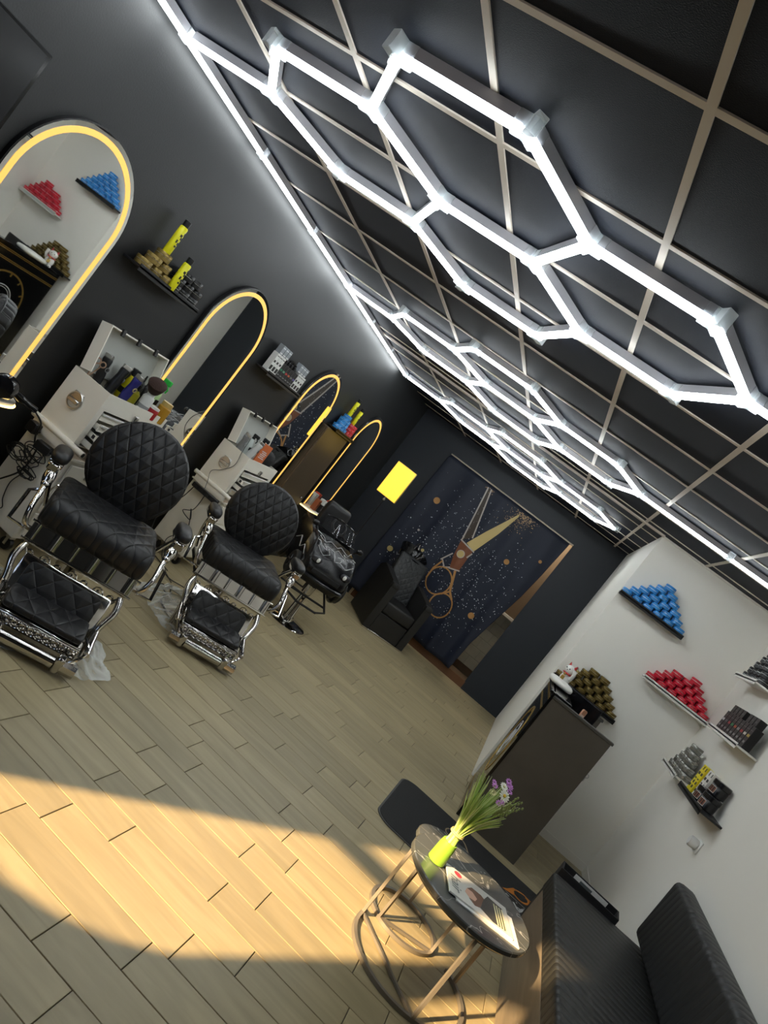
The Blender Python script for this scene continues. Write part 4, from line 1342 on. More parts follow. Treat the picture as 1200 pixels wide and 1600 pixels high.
bg_ = tag(MB().ball((0, 0, .075), (.075, .10, .075), 16, 10, e=.8).build('tool_bag', M('black_cloth', (.009, .009, .010), .75, bump=.4, bscale=40), None, 60), 'soft black bag slumped beside the orange card in the trolley case', 'bag')
bg_.location = (bx + .165, by + .49, FL)
bottle('wax_jar', 'gold jar with black cap at the front corner of the orange card trolley', 'jar', (bx + .31, by + .545, .655), [(.03, 0), (.032, .004), (.032, .06), (.028, .066)], '#a07a2c', [(.026, .066), (.026, .11), (0, .111)], (.02, .016, .012))
# charger, adapters and cable tangles on the trolley sides
m_cable = M('black_cable', (.010, .010, .010), .45)


def cable(label, pts, r=.0035, n=6):
    return tag(MB().tube(spline(pts, 8), r, n).build('cable', m_cable), label, 'cable', 'loose black cables')


def adapter(label, loc, s, rz=0):
    o = tag(MB().rbox(-s[0], s[0], -s[1], s[1], 0, 2 * s[2], .004).cyl((s[0], 0, s[2]), (s[0] + .02, 0, s[2]), .006).build('power_adapter', m_black), label, 'adapter', 'black adapters on the trolley trays')
    o.location = loc; o.rotation_euler = (0, 0, rz)


adapter('black plug adapter on the tray end of the bottle trolley', (ax + .07, ay - .055, .62), (.03, .025, .03))
adapter('black adapter block beside the cable tangle on the bottle trolley', (ax + .19, ay - .05, .575), (.045, .025, .025), .3)
tg = MB()
rr = random.Random(4)
for k in range(9):
    c = (ax + .12 + rr.uniform(-.06, .06), ay - .045 + rr.uniform(-.012, .012), .52 + rr.uniform(-.06, .05))
    pts = [(c[0] + .06 * math.cos(a * .8 + k) * (1 + .3 * math.sin(2 * a)), c[1] + .012 * math.sin(a * 1.7 + k), c[2] + .035 * math.sin(a * .8 + k)) for a in range(9)]
    tg.tube(spline(pts, 4), .003, 5)
tag(tg.build('cable_tangle', m_cable), 'tangle of thin black cables hanging on the side of the bottle trolley', 'cable', 'loose black cables')
tg = MB()
for k in range(6):
    c = (ax + .16 + rr.uniform(-.05, .05), ay - .04 + rr.uniform(-.01, .01), .435 + rr.uniform(-.02, .02))
    pts = [(c[0] + .05 * math.cos(a * .9 + k), c[1] + .01 * math.sin(a * 1.7 + k), c[2] + .018 * math.sin(a * .9 + k)) for a in range(8)]
    tg.tube(spline(pts, 4), .003, 5)
tag(tg.build('cable_tangle', m_cable), 'second knot of black cable lower on the bottle trolley side', 'cable', 'loose black cables')
cable('black cable dropping from the adapters past the bottle trolley side', [(ax + .15, ay - .04, .60), (ax + .17, ay - .05, .45), (ax + .10, ay - .05, .33), (ax + .02, ay - .10, .22), (ax - .04, ay - .25, .10), (ax - .03, ay - .6, .02)], .005)
cable('thin black cable looping down the lower cabinet of the bottle trolley', [(ax + .17, ay - .03, .42), (ax + .13, ay - .02, .33), (ax + .15, ay - .02, .24), (ax + .18, ay - .02, .19), (ax + .08, ay - .02, .14), (ax - .03, ay - .1, .10)], .003)
ps = tag(MB().rbox(-.13, .13, -.025, .025, 0, .04, .005).build('power_strip', m_black), 'black power strip along the tray of the orange card trolley', 'power strip')
ps.location = (bx + .19, by - .055, .60)
for k in range(4):
    MB().rbox(-.095 + k * .062 - .02, -.095 + k * .062 + .02, -.028, -.024, .005, .036, .002).build('plug', m_matte_black, ps)
cable('black cable from the power strip down the orange card trolley', [(bx + .08, by - .06, .60), (bx + .05, by - .05, .48), (bx + .0, by - .05, .36), (bx - .02, by - .05, .2), (bx + .1, by - .1, .03), (bx + .4, by - .2, .008)], .004)
cable('black cable hanging in a loop on the orange card trolley side', [(bx + .20, by - .06, .60), (bx + .19, by - .05, .46), (bx + .12, by - .05, .40), (bx + .22, by - .05, .38), (bx + .17, by - .05, .45), (bx + .25, by - .05, .30), (bx + .16, by - .05, .14), (bx + .30, by - .16, .02), (bx + .55, by - .35, .008)], .0035)
cable('black cable curled on the floor between the barber chair and trolley', [(bx + .30, by - .16, .006), (bx + .48, by - .30, .006), (bx + .62, by - .22, .006), (bx + .70, by - .38, .006), (bx + .56, by - .50, .006), (bx + .72, by - .60, .006), (bx + .62, by - .45, .006)], .004)
cable('thin cable running from the clippers over the case side to the tray', [(bx + .13, by + .12, FL + .16), (bx + .20, by - .006, 1.05), (bx + .22, by - .012, .93), (bx + .16, by - .014, .84), (bx + .10, by - .03, .78), (bx + .14, by - .05, .70), (bx + .16, by - .055, .645)], .0025)

# hair dryer on the ledge of the first mirror
hd = thing('hair_dryer', 'glossy black hair dryer lying on the lit ledge of the first mirror', 'hair dryer', (.155, 2.07, ZB + .062))
b = MB()
b.lathe([(.028, -.10), (.034, -.07), (.046, -.02), (.060, .02), (.066, .06), (.055, .095), (0, .105)], 24, T=TR((0, 0, 0), rx=math.pi / 2, rz=.5))
b.build('barrel', m_gloss_black, hd)
MB().tube(spline([(.02, .03, -.01), (.05, .10, -.03), (.07, .17, -.045)], 5), [.022] * 5 + [.018] * 6, 10).build('handle', m_gloss_black, hd)
MB().ball((.052, -.045, .018), (.012, .022, .010), 10, 8).build('badge', m_white_plastic, hd)
cable('black hair dryer cord dropping from the first mirror ledge', [(.225, 2.24, ZB + .012), (.25, 2.30, .72), (.24, 2.33, .66), (.22, 2.37, .62), (.22, 2.40, .58)], .005)

# ================================================================== RECEPTION DESK
DY0, DY1, DXa, DXb, DH = 4.49, 5.50, 3.236, 3.75, 1.085
desk = thing('reception_desk', 'tall dark reception desk with gold ring emblem and gold lines on its front', 'desk', (0, 0, 0))
m_desk = M('desk_charcoal', (.085, .076, .062), .42, var=.25, vscale=5, bump=.05)
m_front = M('desk_gloss_black', (.006, .006, .006), .10)
MB().rbox(DXa + .02, DXb, DY0, DY0 + .03, 0, DH, .003).build('side_panel', m_desk, desk, 0)
MB().rbox(DXa + .02, DXb, DY1 - .03, DY1, 0, DH, .003).build('side_panel', m_desk, desk, 0)
fp = MB().rbox(DXa, DXa + .02, DY0 - .005, DY1 + .005, 0, 1.125, .003).build('front_panel', m_front, desk, 0)
MB().box(DXa + .02, DXb - .02, DY0 + .03, DY1 - .03, .78, .81).build('work_top', m_desk, desk, 0)
MB().rbox(DXa + .018, DXb + .012, DY0 - .008, DY0 + .04, DH, DH + .022, .003).build('edge_cap', M('grey_edge', (.07, .068, .06), .4), desk, 0)
MB().rbox(DXa + .018, DXb + .012, DY1 - .04, DY1 + .008, DH, DH + .022, .003).build('edge_cap', MATS['grey_edge'], desk, 0)
MB().rbox(DXa - .02, DXa + .16, DY0 + .045, DY1 - .045, 1.10, 1.125, .004).build('counter_ledge', m_front, desk, 0)
gl = MB()
for z in (1.075, 1.060, .985, .970):
    gl.box(DXa - .0015, DXa, DY0, DY1, z - .004, z + .004)
for z in (.06, .075):
    gl.box(DXa - .0015, DXa, DY0, DY1, z - .003, z + .003)
gl.build('gold_line', m_gold, fp, 0)
rg = MB()
cy, cz = (DY0 + DY1) / 2, .58
ring = lambda r, n=64: [(cy + r * math.cos(2 * math.pi * i / n), cz + r * math.sin(2 * math.pi * i / n)) for i in range(n)]
rg.ring(ring(.315), ring(.298), DXa - .004, DXa, 'x')
for k in range(12):
    a = 2 * math.pi * k / 12
    rg.box(-.002, 0, .265, .30, -.008, .008, 0, TR((DXa - .0005, cy, cz), rx=a))
rg.build('gold_ring', m_gold, fp, 0)
em = MB()
em.ring(ring(.17), ring(.163), DXa - .003, DXa, 'x').ring(ring(.145), ring(.141), DXa - .003, DXa, 'x')
for k in range(5):
    a = (k - 2) * .38
    em.prism([(cy + .02 * math.sin(a), cz - .06), (cy + .11 * math.sin(a) + .018, cz + .01 * math.cos(a)), (cy + .12 * math.sin(a), cz + .085 * math.cos(a)), (cy + .11 * math.sin(a) - .018, cz + .01 * math.cos(a))], DXa - .003, DXa, 'x')
em.build('emblem', m_white_line, fp, 0)
MB().box(DXb, DXb + .004, 4.62, 4.95, .70, .92).build('drawer_front', m_desk, desk, 0)

tray = tag(MB().ball((0, 0, .028), (.105, .165, .026), 32, 10, e=.6).build('oval_tray', M('white_enamel', (.80, .79, .73), .3), None, 60), 'long white rounded tray on the ledge of the reception desk', 'tray')
tray.location = (3.285, 5.09, 1.126)
cat = thing('cat_figurine', 'small white beckoning cat figurine with red collar beside the white tray', 'figurine', (3.305, 5.34, 1.126), -.6)
cat.scale = (1.35, 1.35, 1.35)
m_por = M('white_porcelain', (.80, .78, .74), .2)
MB().ball((0, 0, .045), (.036, .032, .045), 16, 12).ball((0, -.012, .105), (.034, .031, .030), 16, 12).ball((.026, -.03, .012), (.014, .018, .012)).ball((-.026, -.03, .012), (.014, .018, .012)).build('body', m_por, cat, 60)
MB().cyl((.02, -.01, .125), (.027, -.01, .15), .011, .001).cyl((-.02, -.01, .125), (-.027, -.01, .15), .011, .001).build('ear', M('red_glaze', (.5, .03, .03), .3), cat)
MB().tube([(.034, -.005, .06), (.045, -.02, .085), (.043, -.025, .12)], [.013, .011, .013], 8).build('raised_paw', m_por, cat)
MB().torus((0, -.006, .078), .030, .005, None, 20, 6).build('collar', MATS['red_glaze'], cat)
MB().ball((0, -.038, .070), .008).rbox(-.012, .012, -.038, -.030, .03, .058, .003).build('gold_bell', m_gold, cat)
MB().ball((.012, -.042, .110), .004).ball((-.012, -.042, .110), .004).ball((0, -.044, .100), .003).build('face', m_black, cat)
tb = thing('point_of_sale_screen', 'black tablet screen standing behind the desk panel', 'screen', (3.50, 5.12, .81), -.2)
MB().rbox(-.10, .10, -.06, .06, 0, .015, .004).tube([(0, 0, .01), (0, .03, .20)], .015, 8).build('stand', m_black, tb)
MB().rbox(-.165, .165, -.01, .01, .13, .375, .006).build('screen', m_gloss_black, tb)
cp = thing('card_reader', 'copper coloured card reader standing behind the desk panel', 'card reader', (3.50, 4.66, .81), .4)
MB().rbox(-.022, .022, -.01, .01, .0, .34, .008).build('body', M('copper_plastic', (.50, .25, .15), .35, .4), cp)
MB().rbox(-.014, .014, -.0112, -.0098, .26, .30, .001).build('slot', M('pale_slot', (.7, .55, .45), .4), cp)
rd = tag(MB().rbox(-.035, .035, -.02, .02, 0, .30, .006).build('pen_box', M('dusty_red_card', (.22, .06, .05), .5), None), 'dusty red box just behind the desk side panel', 'box')
rd.location = (3.36, 4.66, .81)
pp = tag(MB().add([(0, 0, 0), (0, -.045, -.03), (0, -.03, .035), (0, .01, .05)], [(0, 1, 2, 3)]).build('paper_slip', m_white_plastic, None, 0), 'white paper slip sticking out at the staff side of the desk', 'paper')
pp.location = (DXb + .008, 4.62, .87)
ky = tag(MB().cyl((0, 0, 0), (.02, 0, 0), .008).torus((.03, 0, -.012), .014, .003, Matrix.Rotation(math.pi / 2, 3, 'X'), 16, 6).rbox(.025, .032, -.004, .004, -.06, -.02, .002).build('drawer_key', m_brushed), 'small key hanging in the desk drawer lock', 'key')
ky.location = (DXb + .004, 4.66, .80)

# ================================================================== FLOOR MAT
mx0, mx1, my0, my1 = 2.79, 4.08, 3.40, 4.33
mat_o = thing('door_mat', 'black rounded floor mat with orange scissors and white lettering before the desk', 'mat', ((mx0 + mx1) / 2, (my0 + my1) / 2, 0))
m_mat = M('black_mat', (.010, .0105, .011), .75, bump=.6, bscale=500)
hw, hh_ = (mx1 - mx0) / 2, (my1 - my0) / 2
MB().prism(rrect(-hw, hw, -hh_, hh_, .13, 8), .001, .007, 'z').build('rubber_edge', M('mat_edge', (.06, .06, .06), .6), mat_o, 40)
MB().prism(rrect(-hw + .012, hw - .012, -hh_ + .012, hh_ - .012, .12, 8), .007, .010, 'z').build('pile', m_mat, mat_o, 40)
m_or = M('mat_orange', '#b06a1c', .8); m_mw = M('mat_white', (.5, .5, .48), .8); m_mt = M('mat_tan', (.28, .21, .12), .8)
mcx, mcy = (mx0 + mx1) / 2, (my0 + my1) / 2


def mp(x, y):
    p = PX(x, y, 'z', .0105)
    return (p[0] - mcx, p[1] - mcy, .0108)


def flat_band(b, pts, wd):
    P = [Vector(p) for p in pts]
    for a, c in zip(P, P[1:]):
        d = (c - a); n_ = Vector((-d.y, d.x, 0)).normalized() * wd / 2
        b.add([a - n_, c - n_, c + n_, a + n_], [(0, 1, 2, 3)])


b = MB()
# scissor loop in orange (outline measured on the floor plane)
zpx = lambda zx, zy: mp(770 + zx / 15, 1360 + zy / 15)
b.add([zpx(*q) for q in ((215, 395), (330, 420), (480, 410), (560, 470), (490, 480), (520, 600), (400, 520), (290, 450))], [tuple(range(8))])
flat_band(b, spline([zpx(*q) for q in ((500, 440), (700, 560), (830, 690), (940, 790))], 4), .014)
flat_band(b, spline([zpx(*q) for q in ((500, 560), (600, 680), (720, 770), (830, 790), (830, 720), (760, 640))], 4), .018)
b.build('orange_print', m_or, mat_o, 0)
b = MB()
for (q0, q1, wd) in (((100, 340), (150, 400), .012), ((215, 520), (260, 590), .022), ((300, 530), (380, 610), .010), ((350, 640), (385, 770), .028),
                     ((480, 740), (600, 960), .018), ((590, 960), (720, 935), .022), ((545, 850), (660, 930), .012), ((545, 740), (565, 780), .008), ((720, 900), (755, 955), .014)):
    flat_band(b, [zpx(*q0), zpx(*q1)], wd)
flat_band(b, [zpx(290, 470), zpx(800, 940)], .004); flat_band(b, [zpx(440, 830), zpx(690, 1085)], .004)
b.build('white_print', m_mw, mat_o, 0)
b = MB()
zq = lambda zx, zy: mp(540 + zx / 6, 1200 + zy / 6)
flat_band(b, spline([zq(*q) for q in ((1000, 660), (950, 610), (940, 575), (975, 570), (1040, 620), (1110, 700), (1150, 800), (1190, 880))], 5), .010)
b.build('tan_print', m_mt, mat_o, 0)

# ================================================================== NESTING COFFEE TABLES
m_marble = marble_mat('black_marble')
m_tleg = M('bronze_grey_frame', (.20, .18, .15), .4, .4)


def coffee_table(label, c, r, h, gap, legs, rz):
    t = thing('coffee_table', label, 'coffee table', (c[0], c[1], 0), rz, 'nesting marble coffee tables')
    MB().lathe([(0, h - .028), (r - .006, h - .028), (r, h - .022), (r, h - .005), (r - .005, h), (0, h)], 64).build('top', m_marble, t, 40)
    g0, g1 = gap
    n = 40
    pts = [((r - .02) * math.cos(g0 + (g1 - g0) * i / n), (r - .02) * math.sin(g0 + (g1 - g0) * i / n), .010) for i in range(n + 1)]
    MB().tube(pts, .0125, 4, sq=(0, 0, 1)).build('base_ring', m_tleg, t, 50)
    pts = [((r - .03) * math.cos(2 * math.pi * i / n), (r - .03) * math.sin(2 * math.pi * i / n), h - .036) for i in range(n)]
    MB().tube(pts, .008, 4, closed=True, sq=(0, 0, 1)).build('top_ring', m_tleg, t, 50)
    for a in legs:
        x, y = (r - .02) * math.cos(a), (r - .02) * math.sin(a)
        MB().tube([(x, y, .012), (x, y, h - .03)], .0105, 4, sq=(math.cos(a), math.sin(a), 0)).build('leg', m_tleg, t, 50)
    a, c_ = legs[0], legs[1]
    MB().tube([((r - .02) * math.cos(a), (r - .02) * math.sin(a), .012), ((r - .02) * math.cos(c_), (r - .02) * math.sin(c_), .012)], .009, 4, sq=(0, 0, 1)).build('cross_bar', m_tleg, t, 50)
    return t


TZ = .45
coffee_table('larger round black marble coffee table carrying the flowers and magazines', (3.305, 2.345), .31, TZ, (-3.5, .95), (2.91, -1.27, .72), 0)
coffee_table('smaller round black marble table tucked under the larger one', (3.20, 2.645), .205, .395, (0, 6.283), (-2.15, -.25, 1.6), 0)

# flowers
fl = thing('flower_bunch', 'bunch of green stems with daisy and purple blossoms in a green sleeve', 'flowers', (3.115, 2.30, TZ), 0)
m_stem = M('green_stem', (.40, .58, .14), .6); m_stem2 = M('pale_green_stem', (.66, .76, .38), .6)
m_sleeve = M('lime_sleeve', (.22, .42, .04), .45, spec=.4)
MB().lathe([(.036, 0), (.040, .004), (.038, .08), (.035, .10), (.034, .105)], 24).build('sleeve', m_sleeve, fl)
rr = random.Random(11)
st1, st2 = MB(), MB()
tips = []
for k in range(150):
    a = rr.uniform(0, 6.283); q = math.sqrt(rr.random())
    lean = (.075 * q * math.cos(a) + .015, .085 * q * math.sin(a))
    hgt = rr.uniform(.30, .43)
    base = (.026 * q * math.cos(a), .026 * q * math.sin(a), .10)
    neck = (.024 * q * math.cos(a), .024 * q * math.sin(a), .15)
    mid = (neck[0] + lean[0] * .45, neck[1] + lean[1] * .45, .15 + (hgt - .15) * .55)
    tip = (neck[0] + lean[0] * 1.1, neck[1] + lean[1] * 1.1, hgt)
    (st1 if k % 2 else st2).tube(spline([base, neck, mid, tip], 3), [.0028] * 7 + [.0022, .0015, .0009], 4)
    tips.append(tip)
tag(st1.build('stem', m_stem, fl), kind='stuff'); tag(st2.build('pale_stem', m_stem2, fl), kind='stuff')
MB().torus((0, 0, .15), .030, .004, None, 24, 6).torus((0, 0, .157), .030, .003, None, 24, 6).build('tie', M('raffia', (.55, .5, .2), .7), fl)
ear = MB()
for k in range(9):
    a = rr.uniform(-1.2, 1.6)
    t0 = Vector((.03 + .06 * math.cos(a), .07 * math.sin(a), .33))
    for j in range(9):
        p = t0 + Vector((.006 * j * math.cos(a), .006 * j * math.sin(a), .011 * j))
        ear.ball((p.x + rr.uniform(-.004, .004), p.y + rr.uniform(-.004, .004), p.z), (.0045, .0045, .007), 6, 4)
tag(ear.build('grass_ear', M('grass_ear_green', (.25, .30, .10), .7), fl), kind='stuff')
m_pur = M('purple_petal', (.58, .24, .62), .6); m_wh = M('white_petal', (.80, .80, .70), .6); m_yc = M('yellow_centre', (.65, .42, .03), .6); m_cr = M('cream_petal', (.70, .68, .35), .6)


def blossom(p, r, mat, n, centre, tilt):
    A = TR(p, rx=tilt[0], ry=tilt[1])
    b = MB()
    for k in range(n):
        a = 2 * math.pi * k / n
        d = Vector((math.cos(a), math.sin(a), 0)); e_ = Vector((-math.sin(a), math.cos(a), 0))
        pts = [d * r * .15, d * r * .6 + e_ * r * .22 + Vector((0, 0, r * .12)), d * r + Vector((0, 0, r * .05)), d * r * .6 - e_ * r * .22 + Vector((0, 0, r * .12))]
        b.add(pts, [(0, 1, 2, 3)], 0, A)
    o = b.build('blossom', mat, fl, 0)
    if centre:
        MB().ball((0, 0, r * .1), (r * .28, r * .28, r * .18), 10, 6, 0, A).build('flower_centre', centre, o)


blossom((.052, .000, .405), .030, m_wh, 13, m_yc, (.7, .5))
blossom((.030, .020, .430), .022, m_wh, 12, m_cr, (.5, .2))
blossom((.010, .020, .380), .020, m_cr, 12, m_cr, (.6, -.2))
for p in ((.045, .04, .445), (.035, .045, .455), (.0, .03, .405), (-.01, .025, .415), (.05, -.03, .375), (.06, -.025, .385), (.055, .05, .44), (.062, .035, .425)):
    blossom(p, .017, m_pur, 9, None, (rr.uniform(.2, .9), rr.uniform(-.3, .6)))

# magazines on the table


def quad_on(z, pts):
    return [PX(x, y, 'z', z) for x, y in pts]


Q = quad_on(TZ + .008, ((697.5, 1349), (791, 1421), (800, 1469), (699, 1391)))
mc = sum(Q) / 4
ux = Q[1] - Q[0]; uy = Q[0] - Q[3]
LX = (np.linalg.norm(Q[1] - Q[0]) + np.linalg.norm(Q[2] - Q[3])) / 2
ang = math.atan2(Q[2][1] - Q[3][1], Q[2][0] - Q[3][0])
mag = thing('magazine', 'open-faced magazine with white masthead, red dot and portrait on the marble table', 'magazine', (mc[0], mc[1], TZ), ang)
MW, MH = .325, .216
MB().rbox(-MW / 2, MW / 2, -MH / 2, MH / 2, 0, .006, .0008).build('pages', m_white_plastic, mag, 0)
MB().box(-MW / 2, MW / 2, -MH / 2, MH / 2, .006, .0066).build('cover', M('magazine_cover', (.62, .62, .58), .12, var=.15, vscale=6), mag, 0)
m_ink = M('magazine_ink', (.10, .12, .12), .3); m_red = M('magazine_red', (.62, .05, .07), .3)
text_obj('masthead', 'hair', .075, m_ink, mag, (-MW / 2 + .042, -.01, .0069), (0, 0, -math.pi / 2), .0002, shear=.2)
MB().cyl((-MW / 2 + .062, .078, .0066), (-MW / 2 + .062, .078, .0071), .020, n=24).build('red_dot', m_red, mag)
pt = MB()
pt.prism([(-.055, -.05), (-.03, -.075), (.0, -.06), (.03, -.03), (.05, .02), (.02, .05), (-.03, .055), (-.06, .02)], .0066, .0070, 'z')
pt.build('portrait_hair', M('portrait_brown', (.16, .08, .05), .25), mag)
MB().prism([(-.075, -.02), (-.055, -.045), (-.025, -.04), (-.01, -.01), (-.03, .02), (-.06, .02)], .0070, .0073, 'z').build('portrait_face', M('portrait_skin', (.62, .36, .26), .25), mag)
MB().prism([(.0, -.06), (.06, -.095), (.13, -.09), (.135, .07), (.06, .085), (.03, .03)], .0066, .0071, 'z').build('portrait_shirt', M('portrait_shirt', (.05, .05, .045), .25), mag)
for k in range(4):
    MB().box(.085 + k * .014, .092 + k * .014, -.09, .06, .0071, .0074).build('headline', M('headline_cream', (.70, .66, .40), .3), mag, 0)
mg2 = thing('magazine', 'second magazine half hidden under the one with the red dot', 'magazine', (mc[0] + .03, mc[1] - .005, TZ - .0), ang)
mag.location.z = TZ + .006
MB().rbox(-MW / 2 + .01, MW / 2 + .005, -MH / 2 - .006, MH / 2 - .02, 0, .006, .0008).build('pages', m_white_plastic, mg2, 0)

# ================================================================== BENCH ALONG THE RIGHT WALL
bn = thing('bench', 'long waiting bench with dark striped leather cushion on a grey wood base', 'bench', (0, 0, 0))
BY0, BY1 = -.6, 3.45
m_bw = wood_mat('grey_brown_board', (.20, .165, .12), (.12, .10, .075), 'Y', .4, rnd=False)
m_bq = quilt('striped_bench_leather', (.018, .019, .018), 'X', 'Y', .22, .062, .45, .008, lines=True)
MB().rbox(3.765, 4.38, BY0, BY1 - .07, 0, .33, .003).build('base', m_bw, bn, 0)
MB().rbox(3.752, 3.765, BY0, BY1 - .06, .012, .345, .003).build('front_board', m_bw, bn, 0)
MB().rbox(3.75, 4.385, BY0, BY1, .335, .45, .018, 3).build('cushion', m_bq, bn)
bk = thing('backrest_pad', 'dark quilted backrest pad fixed to the white wall above the bench', 'wall pad', (4.39, 0, 0))
MB().rbox(-.125, 0, .55, 3.52, .47, .855, .035, 3).build('pad', quilt('striped_back_leather', (.015, .016, .017), 'Z', 'Y', .30, .062, .5, .006, lines=True), bk)
bx_ = thing('card_box', 'low black box with a pale label at the far end of the bench', 'box', (3.98, 3.55, .0101), -.12)
MB().rbox(-.19, .19, -.075, .075, 0, .43, .004).build('box', m_matte_black, bx_)
MB().ring([(-.19, -.075), (.19, -.075), (.19, .075), (-.19, .075)], [(-.18, -.065), (.18, -.065), (.18, .065), (-.18, .065)], .43, .468, 'z').build('rim', m_matte_black, bx_, 0)
lb_ = MB().box(-.10, .12, .055, .064, .425, .462).build('label_card', m_white_plastic, bx_, 0)
MB().box(-.06, .02, .0545, .055, .435, .452).build('print', m_ink, lb_, 0)
# socket with plug
sk = thing('wall_socket', 'white wall socket with a round white plug in it', 'socket', (XR, 3.97, 1.0))
MB().rbox(-.010, 0, -.042, .042, -.042, .042, .004).build('plate', m_white_plastic, sk)
pg = MB().lathe([(.030, 0), (.034, .008), (.034, .045), (.028, .055), (0, .056)], 20, T=TR((-.010, .01, 0), ry=-math.pi / 2)).build('plug', m_white_plastic, sk)
MB().rbox(-.062, -.06, -.008, .024, -.02, -.012, .0005).build('plug_print', M('socket_grey', (.25, .2, .2), .5), pg, 0)

# ================================================================== CURTAIN WITH SCISSORS
CY = 8.60
cu = thing('printed_curtain', 'dark blue curtain printed with huge golden scissors and glitter across the doorway', 'curtain', (0, 0, 0))


def fold(x, z):
    t = (z - .1) / 2.2
    return CY + .030 * math.sin(x * 15 + .6 * math.sin(3 * x)) * (.5 + .6 * (1 - t)) + .008 * math.sin(x * 37 + z) * (1 - t)


redge = [(2.335, 2.595), (1.783, 2.562), (1.375, 2.523), (.979, 2.462), (.521, 2.395), (.215, 2.385), (.11, 2.38)]


def right_at(z):
    return float(np.interp(-z, [-a for a, _ in redge], [c for _, c in redge]))


nx, nz = 150, 40
vs = []; fs = []
for j in range(nz + 1):
    z = .11 + (2.325 - .11) * j / nz
    x0 = .60 + .05 * (j / nz); x1 = right_at(z)
    if j == nz:
        x0 = .67
    for i in range(nx + 1):
        x = x0 + (x1 - x0) * i / nx
        vs.append((x, fold(x, z), z))
for j in range(nz):
    for i in range(nx):
        a = j * (nx + 1) + i
        fs.append((a, a + 1, a + nx + 2, a + nx + 1))
cloth = MB().add(vs, fs).build('cloth', M('navy_curtain', (.012, .016, .030), .6, spec=.4), cu, 80)
sm = cloth.modifiers.new('thickness', 'SOLIDIFY'); sm.thickness = .002
MB().tube([(.66, CY, 2.335), (2.64, CY, 2.335)], .010, 10).build('rod', M('cream_rod', (.55, .48, .38), .4), cu)
OFF = [.004]


def on_curtain(x, y):
    p = PX(x, y, 'y', CY)
    return p[0], p[2]


def decal(name, polys, mat, parent, dens=.03):
    """flat print that follows the folds: polygons in (x,z), subdivided and laid just in front of the cloth"""
    b = MB()
    for poly in polys:
        bm = bmesh.new()
        f = bm.faces.new([bm.verts.new((p[0], 0, p[1])) for p in poly])
        bmesh.ops.triangulate(bm, faces=bm.faces[:])
        for _ in range(4):
            ed = [e_ for e_ in bm.edges if e_.calc_length() > dens]
            if not ed:
                break
            bmesh.ops.subdivide_edges(bm, edges=ed, cuts=1)
            bmesh.ops.triangulate(bm, faces=bm.faces[:])
        for v in bm.verts:
            v.co.y = fold(v.co.x, v.co.z) - OFF[0]
        b.frombm(bm)
    OFF[0] += .0012
    return b.build(name, mat, parent, 80)


def band2(pts, wd):
    out = []
    for a, c in zip(pts, pts[1:]):
        d = Vector((c[0] - a[0], c[1] - a[1])); n_ = Vector((-d.y, d.x)).normalized() * wd / 2
        e_ = d.normalized() * wd * .3
        out.append([(a[0] - n_.x - e_.x, a[1] - n_.y - e_.y), (c[0] - n_.x + e_.x, c[1] - n_.y + e_.y), (c[0] + n_.x + e_.x, c[1] + n_.y + e_.y), (a[0] + n_.x - e_.x, a[1] + n_.y - e_.y)])
    return out


zc = lambda zx, zy: on_curtain(640 + zx / 4.615, 700 + zy / 4.615)
m_sg = M('scissor_gold', (.50, .38, .15), .5); m_sb = M('scissor_brown', (.17, .055, .02), .45); m_sl = M('scissor_silver', (.42, .38, .34), .5)
m_sd = M('scissor_dark', (.045, .032, .022), .5); m_so = M('scissor_orange', (.40, .20, .06), .5)
decal('dark_blade_print', [[zc(*q) for q in ((568, 285), (585, 300), (455, 650), (378, 660))]], m_sd, cu)
decal('gold_blade_print', [[zc(*q) for q in ((795, 475), (785, 500), (640, 620), (460, 748), (412, 685), (560, 600))]], m_sg, cu)
decal('scissor_body_print', [[zc(*q) for q in ((372, 665), (458, 745), (415, 790), (355, 885), (288, 868), (318, 770))]], m_sb, cu)
bl = []
for q in ([(568, 285), (378, 660)], [(590, 300), (455, 650)], [(372, 660), (462, 750)], [(285, 865), (358, 888)], [(225, 800), (310, 760)], [(235, 800), (250, 860), (290, 860)], [(415, 790), (450, 765)]):
    bl += band2([zc(*p) for p in q], .018)
decal('silver_line_print', bl, m_sl, cu)
c0 = on_curtain(*[640 + 370 / 4.615, 700 + 765 / 4.615])
circ = lambda c, r, n=20, ez=1.0: [(c[0] + r * math.cos(2 * math.pi * i / n), c[1] + r * ez * math.sin(2 * math.pi * i / n)) for i in range(n)]
decal('pivot_print', [circ(c0, .055)], m_sl, cu)
decal('pivot_inner_print', [circ(c0, .045)], m_sg, cu)
bl = []
c1 = zc(210, 955); c2 = zc(222, 1135)
for c, r in ((c1, .165), (c2, .145)):
    R_ = circ(c, r, 28, 1.15)
    bl += band2(R_ + [R_[0]], .018)
bl += band2([zc(*q) for q in ((330, 890), (310, 960), (290, 1035), (300, 1090))], .028)
bl += band2([zc(*q) for q in ((290, 1035), (230, 1050))], .022)
bl += band2([zc(*q) for q in ((235, 815), (170, 862), (120, 930))], .022)
decal('finger_ring_print', bl, m_so, cu)
rr = random.Random(5)
dots = []
tipA, tipB = zc(580, 285), zc(840, 470)


def glit(n, c, sx_, sz, r0, r1):
    for _ in range(n):
        x, z = c[0] + rr.gauss(0, sx_), c[1] + rr.gauss(0, sz)
        if .68 < x < right_at(max(.15, min(2.3, z))) - .03 and .15 < z < 2.28:
            dots.append((x, z, rr.uniform(r0, r1)))


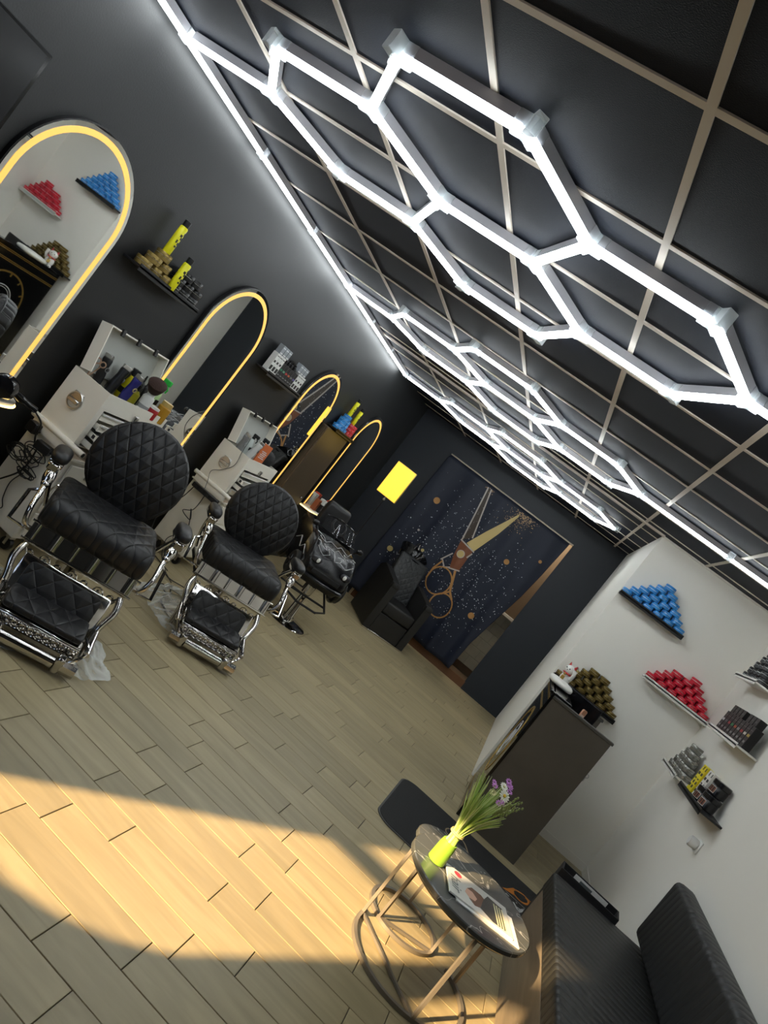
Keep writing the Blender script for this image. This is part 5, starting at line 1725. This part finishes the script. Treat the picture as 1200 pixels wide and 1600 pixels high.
glit(260, (c0[0] + .28, c0[1] - .1), .38, .42, .0022, .0065)
glit(150, (c0[0] - .22, c0[1] + .25), .25, .35, .0022, .006)
glit(120, (1.0, .95), .2, .3, .003, .009)
glit(120, (2.0, .9), .22, .3, .0025, .007)
b = MB()
for (x, z, r) in dots:
    y = fold(x, z) - .004
    b.add([(x + r * math.cos(k * 1.047), y, z + r * math.sin(k * 1.047)) for k in range(6)], [tuple(range(6))])
tag(b.build('glitter_print', M('glitter_white', (.55, .58, .62), .5), cu, 0), kind='stuff')
dots = []
glit(330, (tipB[0] + .03, tipB[1] - .02), .075, .06, .0025, .0065)
glit(60, (tipA[0] + .03, tipA[1]), .04, .03, .0025, .006)
glit(160, (tipB[0] - .06, tipB[1] - .13), .10, .10, .002, .005)
b = MB()
for (x, z, r) in dots:
    y = fold(x, z) - .005
    b.add([(x + r * math.cos(k * 1.047), y, z + r * math.sin(k * 1.047)) for k in range(6)], [tuple(range(6))])
tag(b.build('gold_dust_print', M('glitter_gold', (.50, .32, .15), .5), cu, 0), kind='stuff')
bok = [(682.5, 782, .045, m_so), (791.5, 878, .036, m_so), (844, 878, .022, m_so), (736, 962, .042, m_so), (610, 857, .038, m_sg), (661, 860, .022, m_sg), (654, 828, .016, m_sl)]
for (x, y, r, mt) in bok:
    decal('bokeh_dot_print', [circ(on_curtain(x, y), r, 16)], mt, cu)

# ================================================================== SOFTBOX ON A STAND
sb = thing('panel_lamp', 'glowing yellow LED panel lamp on a thin black stand in the back corner', 'lamp', (.60, 7.45, 0), .0)
m_panel = M('panel_glow', (.25, .2, .05), .6, emit=(1.0, .60, .045), es=1.3)
ho = MB().rbox(-.142, .142, .0, .03, 1.372, 1.812, .008).build('housing', M('panel_rim', (.5, .38, .1), .4), sb)
MB().rbox(-.136, .136, -.006, 0, 1.378, 1.806, .003).build('diffuser', m_panel, ho)
MB().tube([(0, .03, .05), (0, .03, 1.37)], .008, 8).build('pole', m_black, sb)
MB().ball((0, .03, 1.34), .018).tube([(0, .03, 1.34), (0, .02, 1.37)], .008, 6).build('tilt_joint', m_brushed, sb)
for k in range(3):
    a = 2.09 * k + .5
    MB().tube([(0, .03, .30), (.22 * math.cos(a), .03 + .22 * math.sin(a), .01)], .007, 6).build('leg', m_black, sb)
